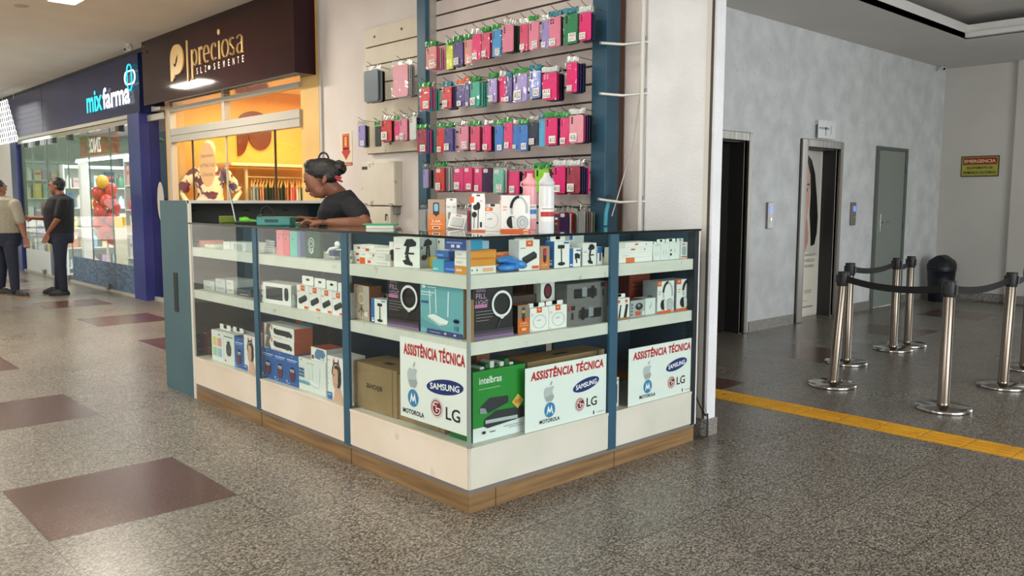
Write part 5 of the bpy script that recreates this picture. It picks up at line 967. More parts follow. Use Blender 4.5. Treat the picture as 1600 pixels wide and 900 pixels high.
mb=MB(); ub=su(420); mb.ngon(fr,[(ub-.012,sz(420,575)),(ub+.012,sz(420,575)),(ub+.012,sz(415,285)),(ub-.012,sz(415,285))],gold,0,.012); mb.build('divider_bar',ps)
# lettering, drawn with a broad nib so that uprights are heavy and hairlines thin
mb=MB(); base=2.90; xh=.205; hw,tw=.028,.008
base=sz(640,415); xh=sz(560,308)-sz(560,428)
def stem(u,z0,z1,w=hw): nib(mb,fr,[(u,z0),(u,z1)],w,tw,gold)
def serif(u,z,w=.05): nib(mb,fr,[(u-w/2,z),(u+w/2,z)],.004,tw,gold)
up,ur,ue,uc,ui,uo,us,ua=[su(k) for k in (453,507,556,610,648,690,738,792)]
um=su(467); bw=(su(490)-up)*.5
stem(up,base-.14,base+xh); serif(up,base-.14); nib(mb,fr,arc(up+bw,base+xh*.5,bw*.85,xh*.5,150,-150,18),hw*.8,tw,gold)
stem(ur,base,base+xh); serif(ur,base); nib(mb,fr,[(ur,base+xh*.72),(ur+.03,base+xh*.95),(ur+.055,base+xh)],tw*1.5,tw,gold); nib(mb,fr,[(ur+.05,base+xh*.99),(ur+.065,base+xh*.9)],hw*.8,.02,gold)
ew=(su(580)-su(535))/2*.82
nib(mb,fr,arc(ue,base+xh*.5,ew,xh*.5,0,300,22),hw*.8,tw,gold); nib(mb,fr,[(ue-ew*.8,base+xh*.5),(ue+ew,base+xh*.52)],.004,tw,gold)
cw=(su(632)-su(588))/2*.82
nib(mb,fr,arc(uc,base+xh*.5,cw,xh*.5,50,310,20),hw*.8,tw,gold); nib(mb,fr,[(uc+cw*.6,base+xh*.9),(uc+cw*.66,base+xh*.8)],hw*.6,.02,gold)
stem(ui,base,base+xh); serif(ui,base); mb.ngon(fr,elp((ui-.005,sz(643,225)),.026,.03,20),gold,0,.012)
ow=(su(718)-su(662))/2*.8
nib(mb,fr,arc(uo,base+xh*.5,ow,xh*.5,0,360,26),hw*.85,tw,gold)
sw_=(su(757)-su(722))/2*.8
nib(mb,fr,arc(us,base+xh*.76,sw_,xh*.24,40,200,10)+[(us,base+xh*.5)]+arc(us,base+xh*.25,sw_,xh*.25,20,-150,12),hw*.75,tw,gold)
aw=(su(822)-su(766))/2*.8
stem(ua+aw*.75,base,base+xh*.86); serif(ua+aw*.75+.012,base,.03); nib(mb,fr,arc(ua,base+xh*.8,aw*.75,xh*.2,0,160,10),hw*.5,tw,gold); nib(mb,fr,arc(ua-.005,base+xh*.27,aw*.75,xh*.27,70,330,14),hw*.75,tw,gold); nib(mb,fr,[(ua+aw*.7,base+xh*.62),(ua,base+xh*.52)],.006,tw,gold)
mb.build('lettering',ps)
mb=MB(); zs=sz(640,458)
for ch,zx in zip('SLZ*SEMENTE',(483,512,542,572,606,638,673,708,741,775,808)):
    u=su(zx)
    if ch=='*': mb.ngon(fr,elp((u,zs),.022,.024,16),cream,0,.01)
    else: mb.text(fr,ch,(u,zs),.07,cream,lay=1,width=.04,bold=.01)
mb.build('tagline',ps)
tag(MB().box((WX-.02,4.49,1.2),(WX-.001,4.525,3.37),pm('c2bdb7',.5)).build('corner_trunking'),'grey trunking running down beside the maroon fascia','pipe')
# pharmacy
MXX=1.80
ms=thing('pharmacy_sign','dark navy shop fascia with lit cyan and white lettering and cross','sign',(0,0,0))
MB().box((MXX,8.93,2.53),(2.1,22,3.3),noisy('navy_glossy_panel','171e45','1d2650',2,.16,spec=.2),c=.003).build('fascia_box',ms)
MB().box((MXX-.002,13.6,2.53),(MXX,13.61,3.3),pm('12172b',.4)).build('panel_joint',ms)
fr=FR((MXX-.03,0,0),(0,-1,0),(0,0,1)); cy=pm('17c3d6',.4,0,1.0); wh=pm('f4f8ff',.4,0,1.1)
def mu(px): return -at(px,150,'x',MXX).y
z0=at(160,172,'x',MXX).z; hgt=.24
mb=MB(); zc=z0+.145
mb.text(fr,'mix',((mu(138)+mu(162.5))/2,zc),.3,cy,width=mu(162.5)-mu(138),bold=.025); mb.build('cyan_letters',ms)
mb=MB(); mb.text(fr,'farma',((mu(163.5)+mu(206.5))/2,zc),.3,wh,width=mu(206.5)-mu(163.5),bold=.025); mb.build('white_letters',ms)
cu=mu(207.5); cz=at(207.5,121,'x',MXX).z
def loop(hu,hz,m,x):
    r=min(hu,hz)*.98; P=[]
    for q in rr(-hu,-hz,hu,hz,r,6): P.append((MXX-x,-(cu+q[0]),cz+q[1]))
    P.append(P[0]); return MB().tube(P,.010,m,8,cap=False)
loop(.085,.17,cy,.035).build('cross_loop',ms); loop(.19,.085,wh,.03).build('cross_loop',ms)
# ================================================================ CEILING LAMPS
lampm=pm('fff0d8',.5,0,9)
for x,y,l,lab in ((.3,6.1,1.2,'linear ceiling lamp over the aisle at the top left edge'),(-.2,11.6,1.2,'far linear ceiling lamp over the aisle'),(-.4,1.2,1.2,'linear ceiling lamp above the stall front')):
    o=thing('ceiling_lamp',lab,'lamp',(x,y,3.37),0,'linear ceiling lamps'); MB().box((-.14,-l/2-.02,-.03),(.14,l/2+.02,0),pm('d9d6cf',.5)).build('tray',o); MB().box((-.12,-l/2,-.034),(.12,l/2,-.0302),lampm).build('diffuser',o)
tag(MB().lathe([(.06,-.012),(.07,-.006),(.075,0)],pm('a79f92',.5),20).build('smoke_detector',None,(.07,7.27,3.37)),'small round grey detector on the ceiling at the top left','detector')
# hanging light curtain at the left edge
lc=thing('light_curtain','white lit festive ring net hanging in front of the pharmacy fascia at the left edge','decoration',(1.55,0,0),0)
em=pm('ffffff',.4,0,1.3); mb=MB()
for r_ in range(8):
    for c_ in range(14):
        y=14.1+.16*c_+(.08 if r_%2 else 0)+.03*r_*0; z=3.12-.095*r_
        if y<14.28+.02*(r_) : pass
        if y < 14.3+(z-2.44)*.85: continue
        P=[(0,y+.075*math.cos(rad(60*k+30)),z+.062*math.sin(rad(60*k+30))) for k in range(7)]
        mb.tube(P,.0065,em,5,cap=False)
o=mb.build('lit_ring_net',lc); o['kind']='stuff'
mb=MB()
for y in (14.4,15.2,16.0): mb.tube([(0,y,3.15),(0,y,3.37)],.004,pm('d0d0d0'),5)
mb.build('suspension_wire',lc)
# ================================================================ BOUTIQUE INSIDE
st=MB(); fr=FR((PX-.002,7.14,1.79),(0,-1,0),(0,0,1)); st.ngon(fr,elp((0,0),.235,.262,40),pm('d3a672',.55),0)
for v,t,wd in ((.105,'Especialista',.34),(0,'em Moda Cristã',.4),(-.11,'e Executiva',.32)): st.text(fr,t,(0,v),.05,pm('7a5838',.6),width=wd,lay=1)
tag(st.build('window_sticker'),'oval tan sticker with shop slogan on the boutique glass','sticker')
st=MB(); fr=FR((PX-.003,8.66,1.35),(0,-1,0),(0,0,1)); st.ngon(fr,elp((0,0),.12,.26,32),pm('b9b3a6',.6),0); tag(st.build('window_sticker'),'pale oval sticker on the narrow grey glass beside the boutique','sticker')
mp=Vector((2.34,8.04,0))
tag(MB().box((-.2,-.22,0),(.24,.2,.33),pm('ead9b0',.5),c=.005).build('display_platform',None,(mp.x+.04,mp.y,.0125)),'cream block platform under the boutique mannequin','platform')
mq=thing('shop_mannequin','cream mannequin in a purple leaf print shirt behind the boutique glass','mannequin',(mp.x,mp.y,.343),rad(-23)); skinm=pm('ecd9b4',.4)
shirt=noisy('leaf_print_fabric','f0dcc0','6a2440',9,.8,lo=.5,hi=.54,spots=('54466e',6,.58))
def ringz(cx,cy,z,rx,ry,n=18): return [(cx+rx*math.cos(2*PI*i/n),cy+ry*math.sin(2*PI*i/n),z) for i in range(n)]
mb=MB().loft([ringz(0,0,z,rx,ry) for z,rx,ry in ((.05,.14,.14),(.06,.03,.03),(.8,.03,.03),(.86,.15,.1),(1.0,.17,.11),(1.1,.13,.09),(1.3,.17,.115),(1.42,.18,.09),(1.48,.06,.055),(1.56,.05,.05),(1.6,.075,.09),(1.7,.085,.1),(1.78,.06,.07),(1.8,.02,.02))],skinm)
for s in (-1,1): mb.tube([(s*.18,0,1.4),(s*.27,.03,1.27),(s*.36,.05,1.13),(s*.3,-.03,1.02),(s*.22,-.1,.95),(s*.17,-.13,.92)],[.05,.045,.04,.034,.03,.018],skinm,10)
mb.build('body_form',mq)
mb=MB().loft([ringz(0,0,z,rx,ry) for z,rx,ry in ((.82,.2,.14),(1.0,.185,.125),(1.1,.155,.11),(1.3,.185,.13),(1.42,.19,.1),(1.47,.09,.07))],shirt)
for s in (-1,1): mb.tube([(s*.14,0,1.41),(s*.2,.01,1.36),(s*.28,.03,1.25),(s*.34,.045,1.17)],[.07,.078,.075,.085],shirt,12)
mb.build('shirt',mq)
# brand mark on the side wall
by=8.495; brn=pm('6d2a1c',.4); fr=FR((0,by-.0,0),(1,0,0),(0,0,1))
a_,b_,c_=2.94,3.10,3.446; zt,zm,zb1,zb2=2.61,2.31,1.98,2.075; mb=MB()
mb.ngon(fr,[(a_,zb1)]+arc(a_,zb1+(zm-zb1),b_-a_,(zm-zb1),-88,0,8)+[(a_,zm)],brn,0,.03)
rx_=(c_-b_)/2; mb.ngon(fr,arc(b_+rx_,zm-.02,rx_,zm-zb2-.02,180,360,14)+[(c_,zm+.12),(b_+rx_*1.3,zm+.06)],brn,0,.03)
mb.ngon(fr,arc((a_+c_)/2,zt-.2,(c_-a_)/2,.2,0,180,14)+[(a_,zm+.08),((a_+c_)/2+.1,zm+.13),(c_,zm+.12)],brn,0,.03)
tag(mb.build('wall_logo'),'brown seed shaped brand mark on the yellow boutique wall','sign')
RY=8.12
rk=thing('clothes_rack','white shelf frame with a hanging rail along the yellow boutique wall','rack',(0,0,0)); wd=pm('e8d9b8',.5)
MB().box((2.62,8.0,1.83),(4.3,8.46,1.87),wd).build('top_board',rk)
for x in (2.86,4.26): MB().box((x,RY-.02,.012),(x+.035,RY+.02,1.83),wd).build('leg',rk)
rl=1.685; MB().tube([(2.88,RY,rl),(4.27,RY,rl)],.012,pm('c9b48a',.3,.6),10).build('rail',rk)
cols=[('8fa6b8','grey blue'),('9fb0c0','pale grey blue'),('8396aa','steel blue'),('d98a70','salmon'),('e0a080','peach'),('2a3234','charcoal'),('18191c','black'),('1f2224','near black'),('c46a52','terracotta'),('6d4a36','brown'),('2c2b2c','soft black'),('8a6a4a','tan'),('d97a52','orange'),('e0906a','apricot'),('d94a5a','coral red'),('e9e4d8','off-white'),('e2d49a','pale yellow'),('5a7a9a','denim blue')]
n=len(cols)
for i,(h_,nm) in enumerate(cols):
    x=2.96+.76*i/(n-1); m=pm(h_,.8)
    o=thing('hanging_garment','%s garment, %s from left on the boutique rail'%(nm,NTH[i]),'garment',(x,RY,rl),rad(60+random.uniform(-6,6)),'garments on the boutique rail')
    MB().tube([(0,0,.012),(.012,0,.02),(.02,0,.008),(0,0,-.02),(0,0,-.06)],.004,pm('b98a50',.4),6).tube([(-.2,0,-.14),(0,0,-.05),(.2,0,-.14)],.011,pm('c9995a',.4),8).build('hanger',o)
    L=random.uniform(.6,.95); rg=[]
    for z,w_,t in ((-.1,.03,.01),(-.13,.1,.014),(-.165,.17,.016),(-.3,.15,.018),(-.5,.16,.02),(-.15-L,.19+.02*(i%3),.024)): rg.append([(w_*math.cos(k)*(1+.05*math.sin(5*k+i)),t*math.sin(k)*(1+.4*math.sin(3*k+i)),z) for k in [2*PI*j/20 for j in range(20)]])
    MB().loft(rg,m).build('cloth',o)
for k,(y,lab) in enumerate(((6.05,'round spot lamp in the boutique ceiling, left one'),(5.2,'round spot lamp in the boutique ceiling, right one'))):
    o=thing('spot_lamp',lab,'lamp',(3.4+.3*k,y,2.9),0,'boutique spot lamps'); MB().lathe([(.1,-.014),(.11,0)],pm('f0e6d2',.4),24).build('trim_ring',o); MB().lathe([(.001,-.0165),(.085,-.0165),(.085,-.0145)],pm('fff0cc',.4,0,8),20).build('lens',o)
# ================================================================ PHARMACY INSIDE
shw=pm('eef2f1',.4)
tag(MB().box((2.1,10.2,2.03),(2.25,12.9,2.06),shw).box((2.09,10.2,1.995),(2.11,12.9,2.03),pm('ffffff',.4,0,3)).build('lit_pelmet'),'white lit pelmet strip above the pharmacy window display','lamp')
pb=MB().box((2.15,11.0,2.09),(2.2,12.8,2.42),pm('8a4534',.5)); fr=FR((2.147,12.8,2.09),(0,-1.8,0),(0,0,.33)); pb.text(fr,'ZINIOS',(.44,.5),.24,pm('f2efe9',.4,0,.4),width=.62,lay=1,bold=.02,mirror=True); tag(pb.build('mirrored_sign_board'),'added brown board imitating a reflected sign with mirrored white letters above the pharmacy display','sign')  # board added inside the shop in place of a sign reflected in the glass
PC=['e9e6e0','d9cfc0','c9d6dc','e0b9b0','8fb0c4','c94a4a','e8c85a','5a8a6a','4a6a9a','d98a5a','b9a0c0','f0f0ec','a9b9a0','2c3a5a','e6d2a0']
def shelf_unit(lab,loc,rz,wid,z1,n,dpt,group,w=(.05,.12)):
    u=thing('shelf_unit',lab,'shelf',loc,rad(rz)); L=wid/2; X=Matrix.Translation(loc)@Matrix.Rotation(rad(rz),4,'Z')
    for s in (-1,1): MB().box((0,s*L-.012,0),(dpt,s*L+.012,z1),shw).build('side_panel',u)
    MB().box((dpt,-L,0),(dpt+.01,L,z1),pm('dde6e4',.5)).build('back_panel',u); q=0
    for k in range(n):
        z=.1+(z1-.15)*k/(n-1); MB().box((0,-L+.013,z-.018),(dpt-.002,L-.013,z),shw).build('shelf',u)
        if k<n-1:
            y=L-.03; q=0
            while y>-L+.08:
                wv=random.uniform(*w); h_=random.uniform(.45,.82)*((z1-.15)/(n-1)); d_=random.uniform(.05,.1)
                if y-wv<-L+.02: break
                c=random.choice(PC)
                if random.random()<.4: o=MB().lathe([(wv*.42,0),(wv*.42,h_*.7),(wv*.18,h_*.8),(wv*.18,h_)],pm(c,.4),12).build('bottle',None,X@Vector((.08,y-wv/2,z+.0005)),rad(rz)); kd='bottle'
                else: o=boxmesh(wv*.92,d_,h_,c,front=[('r',.1,.55,.9,.75,random.choice(PC))]).build('medicine_box',None,X@Vector((.03,y-wv/2,z+.0005)),rad(rz-90)); kd='box'
                tag(o,'small %s, %s from left on %s shelf of the %s'%('bottle' if kd=='bottle' else 'packet',NTH[min(q,18)],NTH[k],lab.split(' of ')[0].split(' seen')[0].split(' behind')[0]),kd,group); y-=wv+random.uniform(.005,.05); q+=1
    return u
tw=at(204,300,'x',2.2)
shelf_unit('dark window tower of shelves at the right end of the pharmacy window',(2.2,tw.y,.012),0,.5,2.0,6,.3,'goods of the window tower',w=(.08,.16))
shelf_unit('white back shelf seen through the pharmacy door',(3.3,19.6,.012),90,1.9,2.3,6,.3,'goods of the back shelf',w=(.14,.24))
shelf_unit('beige perfume shelf behind the pharmacy display',(3.1,14.2,.012),90,1.7,2.0,6,.3,'goods of the perfume shelf',w=(.12,.2))
tag(MB().box((2.12,12.75,.012),(2.25,12.87,2.0),shw).build('display_upright'),'white upright panel at the left end of the pharmacy display','panel')
pr=thing('promotion_display','red and yellow promotion stand with pink hearts in the pharmacy window','display',(2.3,12.1,.012),rad(-35))
random.seed(11); rb=[pm('c9242c',.25),pm('d8353a',.25),pm('b81e2a',.25)]
MB().lathe([(.14,0),(.13,.02),(.02,.03),(.015,1.5)],pm('e0d8c8',.5),16).build('pole',pr)
for i in range(16):
    z=.72+.062*i; a_=2.4*i; r_=.1+.07*math.sin(PI*(i+1)/17)
    MB().ell((r_*math.cos(a_)*.75,r_*math.sin(a_)*.75,z),((.1,0,0),(0,.1,0),(0,0,.115)),rb[i%3] if i<14 else pm('e8b030',.3),14,9).build('balloon',pr)
def heart(x,y,z,s,m): 
    P=[(s*.06*16*math.sin(t)**3,s*.06*(13*math.cos(t)-5*math.cos(2*t)-2*math.cos(3*t)-math.cos(4*t))) for t in [2*PI*i/28 for i in range(28)]][::-1]
    return MB().ngon(FR((x,y,z),(1,0,0),(0,0,1)),P,m,0,.04)
heart(.16,-.26,1.3,.1,pm('e88a92',.35)).build('heart',pr); heart(.5,-.2,1.3,.1,pm('e88a92',.35)).build('heart',pr)
for x in (.24,.52): MB().box((x-.09,-.15,.9),(x+.09,-.05,1.08),pm('ecc63a',.4),c=.01).build('yellow_bag',pr)
MB().box((.15,-.16,0),(.62,.06,.9),pm('e6e0cc',.5),c=.005).build('plinth_block',pr)
for i,y in enumerate((10.3,11.9,13.6)):
    o=thing('ceiling_lamp','linear white lamp on the pharmacy ceiling, %s from right'%NTH[i],'lamp',(3.2,y,3.0),0,'pharmacy ceiling lamps'); MB().box((-.6,-.05,-.03),(.6,.05,0),shw).build('tray',o); MB().box((-.58,-.04,-.034),(.58,.04,-.0302),pm('ffffff',.5,0,7)).build('diffuser',o)
# ================================================================ PEOPLE
def fuse(mb,name,voxel,parent=None,smooth=6,loc=None,mat=None):
    me=mb.build('t',data=True); o=bpy.data.objects.new('t',me); COL.objects.link(o)
    r=o.modifiers.new('r','REMESH'); r.mode='VOXEL'; r.voxel_size=voxel; r.use_smooth_shade=True
    if smooth: s=o.modifiers.new('s','SMOOTH'); s.factor=.5; s.iterations=smooth
    dg=bpy.context.evaluated_depsgraph_get(); dg.update(); m2=bpy.data.meshes.new_from_object(o.evaluated_get(dg)); bpy.data.objects.remove(o); bpy.data.meshes.remove(me)
    m2.name=name; m2.materials.clear()
    for m in (mat if isinstance(mat,list) else [mat or mb.mats[0]]): m2.materials.append(m)
    for p in m2.polygons: p.material_index=0; p.use_smooth=True
    return link(name,m2,parent,loc)
def chain(mb,pts,r,m,n=14):
    pts=[Vector(p) for p in pts]; mb.tube(pts,r,m,n); mb.sph(pts[0],r[0],m,12); mb.sph(pts[-1],r[-1],m,12); return mb
def oval(c,A,B,n=20): return [c+A*math.cos(2*PI*i/n)+B*math.sin(2*PI*i/n) for i in range(n)]
SKW=pm('7b4d38',.5); SKM=pm('8a5a42',.55)
hairm=noisy('dark_hair','0d0b0b','1d1716',60,.45,.4,120); cotton=noisy('black_cotton','121319','191a21',30,.85)
Z=Vector((0,0,1)); FWh=Vector((FW.x,FW.y,0)).normalized(); RTh=Vector((RT.x,RT.y,0)).normalized()
# ---- woman leaning over the counter, facing left
wo_=thing('person','woman in black T-shirt with hair bun leaning over the counter, looking down at her hands','person',(.80,2.02,0))
def wl(v): return Vector(v)-Vector((.80,2.02,0))
def WD(px,py,d): return wl(D(px,py,d))
s=5.2/FPX
b=MB()
fdir=(-RTh*math.cos(rad(31))-Z*math.sin(rad(31)))      # where the face points
fup=(Z*math.cos(rad(31))-RTh*math.sin(rad(31)))        # chin to crown
hc=WD(503,269,5.2)
b.ell(hc,(RTh*26*s,FWh*19*s,Z*21*s),SKW)
fc=WD(491.5,286,5.2); b.ell(fc,(fdir*13.5*s,FWh*16*s,fup*24*s),SKW)
b.ell(WD(499,297,5.2),(fdir*10*s,FWh*14.5*s,fup*14*s),SKW)
b.ell(WD(495.5,304,5.2),(fdir*6.5*s,FWh*7.5*s,fup*5*s),SKW)
b.ell(WD(482,277.5,5.2),(fdir*5*s,FWh*13*s,fup*7*s),SKW)
nb=WD(481,287,5.2); nt_=WD(480.3,297,5.2); b.tube([nb,nt_],[2.2*s,3.6*s],SKW,10); b.sph(nt_,4.1*s,SKW,10)
for sg in (-1,1): b.sph(nt_+FWh*sg*3.2*s+fdir*-1.5*s,2.5*s,SKW,8)
b.ell(WD(486.5,302.3,5.2),(fdir*4*s,FWh*6.5*s,fup*1.8*s),SKW); b.ell(WD(489.3,304.6,5.2),(fdir*3.2*s,FWh*6*s,fup*1.7*s),SKW)
for sg in (-1,1):
    e_=WD(511,281,5.2)+FWh*sg*17.5*s; b.ell(e_,(RTh*4*s,FWh*2*s,Z*7*s+RTh*1.5*s),SKW)
b.tube([WD(508,286,5.2),WD(520,296,5.22),WD(531,306,5.27)],[15*s,13.5*s,14*s],SKW,18)
def torso(mb,secs,m,n=28): mb.loft([oval(c,A,B,n) for c,A,B in secs],m)
T=[]
for px,py,d,rx,rz,lean in ((531,306,5.265,14,.065,0),(534,310,5.28,24,.15,0),(535,318,5.3,30,.185,0),(534,330,5.32,33,.19,0),(533,345,5.36,33,.175,0)):
    T.append((WD(px,py,d),RTh*rx*s,FWh*rz))
hip=wl((.80,2.04,.92)); T+=[(wl((.72,1.98,1.08)),RTh*.115,FWh*.155),(hip,RTh*.125,FWh*.18),(wl((.80,2.04,.82)),RTh*.11,FWh*.165)]
torso(b,T,SKW)
for sg in (-1,1): chain(b,[hip+FWh*sg*.085+Z*-.06,wl((.79,2.02,.47))+FWh*sg*.09,wl((.83,2.0,.08))+FWh*sg*.1],[.085,.056,.04],SKW); b.ell(wl((.80,2.04,.045))+FWh*sg*.1-RTh*.05,(RTh*.12,FWh*.042,Z*.035),SKW)
# near arm
sh=WD(548,322,5.14); el=WD(571,350,5.03); wr=WD(515,347.5,5.0)
chain(b,[sh,WD(560,334,5.07),el],[.058,.05,.042],SKW); chain(b,[el,WD(545,349,5.0),wr],[.042,.038,.024],SKW)
kn=WD(490,346.5,4.99); b.ell((wr+kn)/2,((kn-wr)*.62,FWh*.034,Z*.015),SKW)
for k,(o_,x1,y1,x2,y2) in enumerate(((-.028,480,344,471.5,350.5),(-.010,478.5,345.5,470.5,351.5),(.008,479,347,472,352),(.026,481,348.5,475.5,352.2))):
    chain(b,[kn+FWh*o_*1.0+(wr-kn)*.15,WD(x1,y1,4.99)+FWh*o_,WD(x2,y2,4.99)+FWh*o_*1.1],[.0095,.0088,.0072],SKW,10)
chain(b,[wr*.55+kn*.45-FWh*.03,WD(492,350,4.96),WD(485,352,4.955)],[.012,.0105,.0085],SKW,10)
# far arm
sh2=WD(535,317,5.47); el2=WD(520,352,5.5); wr2=WD(497,344,5.28)
chain(b,[sh2,el2],[.055,.042],SKW); chain(b,[el2,wr2],[.04,.024],SKW); k2=WD(478,341,5.2); b.ell((wr2+k2)/2,((k2-wr2)*.6,FWh*.032,Z*.014),SKW)
for o_,x2,y2 in ((-.026,461,342),(-.009,458.5,340.5),(.009,459,341.5),(.025,463,344)): chain(b,[k2+FWh*o_*.9+(wr2-k2)*.15,WD((478+x2)/2-1,339.5,5.19)+FWh*o_,WD(x2,y2,5.17)+FWh*o_],[.0092,.0085,.007],SKW,10)
chain(b,[k2*.5+wr2*.5+FWh*-.028,WD(474,347,5.15),WD(468,349,5.14)],[.0115,.01,.008],SKW,10)
body=fuse(b,'body',.0042,wo_,5,mat=SKW)
# features
f=MB()
for sg in (-1,1):
    c=fc+fdir*10.2*s+fup*3.6*s+FWh*sg*8.3*s; f.ell(c,(fdir*1.6*s,FWh*3.6*s,fup*1*s),pm('1d130f',.4),10,6)
    f.ell(c+fup*5.2*s+fdir*.5*s,(fdir*1.3*s,FWh*5*s,fup*.9*s),pm('120d0b',.6),10,6)
f.build('brows_and_lashes',wo_)
f=MB(); f.ell(WD(485.8,302.4,5.2),(fdir*3.1*s,FWh*6.2*s,fup*1.2*s),pm('7a4038',.5)); f.ell(WD(488.5,304.8,5.2),(fdir*3.2*s,FWh*5.8*s,fup*1.3*s),pm('84483f',.5)); f.build('lips',wo_)
h=MB()
h.ell(WD(505,267,5.2),(RTh*29.5*s,FWh*21*s,Z*20.5*s),hairm); h.ell(WD(494,260,5.2),(RTh*19*s-Z*4*s,FWh*18*s,Z*11*s+RTh*4*s),hairm); h.ell(WD(516,277,5.2),(RTh*12*s,FWh*20*s,Z*12*s),hairm)
h.ell(WD(516,268,5.2),(RTh*12*s,FWh*12*s,Z*12*s),hairm)
random.seed(5); bc=WD(529.5,263,5.2); h.sph(bc,10*s,hairm)
for k in range(46):
    v=Vector((random.gauss(0,1),random.gauss(0,1),random.gauss(0,1))).normalized(); h.sph(bc+v*9.5*s,random.uniform(2.2,4.2)*s,hairm,8)
hair=fuse(h,'hair',.005,wo_,2,mat=hairm)
# cut the face out of the hair cap: hair lies behind the hairline
hm=hair.data; bm=bmesh.new(); bm.from_mesh(hm)
hl0=WD(476,271.5,5.2)
keep_o=WD(506,281,5.2); pn=(Z*1.0+RTh*.34).normalized(); 
ed=bmesh.ops.bisect_plane(bm,geom=bm.verts[:]+bm.edges[:]+bm.faces[:],plane_co=hl0,plane_no=pn)
bmesh.ops.bisect_plane(bm,geom=bm.verts[:]+bm.edges[:]+bm.faces[:],plane_co=keep_o,plane_no=RTh)
kill=[f for f in bm.faces if (f.calc_center_median()-hl0).dot(pn)<0 and (f.calc_center_median()-keep_o).dot(RTh)<0]
bmesh.ops.delete(bm,geom=kill,context='FACES'); bm.to_mesh(hm); bm.free()
hb_=MB(); P=[WD(505.5+8*math.cos(t),250+11.5*math.sin(t)*-1,5.2) for t in [PI*i/12 for i in range(13)]]; hb_.tube(P,.006,pm('0d0d10',.3),8); hb_.build('headband',wo_)
tb=MB().tube([WD(522,276,5.16),WD(529,281,5.16),WD(535,284,5.15)],[.006,.01,.005],pm('8a1f2c',.6),8).tube([WD(523,275,5.16),WD(533,278,5.15)],[.005,.007],pm('a02634',.6),8); tb.build('hair_ribbon',wo_)
c=MB(); Tc=[]
for (p,A,B),gr in zip(T[1:],(1.0,1.05,1.07,1.09,1.1,1.1,1.1)): Tc.append((p,A*gr+A.normalized()*.006,B*gr+B.normalized()*.008))
torso(c,[(WD(530,301,5.262),RTh*18*s+Z*5*s,FWh*.076),(WD(532,305,5.268),RTh*22*s+Z*3*s,FWh*.115)]+Tc,cotton); chain(c,[sh,WD(558,330,5.08),WD(563,338,5.065)],[.062,.062,.061],cotton); chain(c,[sh2,sh2.lerp(el2,.5)],[.068,.066],cotton)
shirt_=fuse(c,'tshirt',.006,wo_,4,mat=cotton)
jn=noisy('dark_denim','141a2c','1b2338',40,.8); l=MB()
torso(l,[(wl((.80,2.04,.97)),RTh*.135,FWh*.19),(hip,RTh*.14,FWh*.195),(wl((.80,2.04,.8)),RTh*.125,FWh*.18)],jn)
for sg in (-1,1): chain(l,[hip+FWh*sg*.085+Z*-.06,wl((.79,2.02,.47))+FWh*sg*.09,wl((.83,2.0,.1))+FWh*sg*.1],[.1,.07,.056],jn)
fuse(l,'trousers',.009,wo_,3,mat=jn)
for sg in (-1,1): MB().ell(wl((.80,2.04,.042))+FWh*sg*.1-RTh*.05,(RTh*.135,FWh*.05,Z*.042),pm('1a1a1c',.6)).build('shoe',wo_)
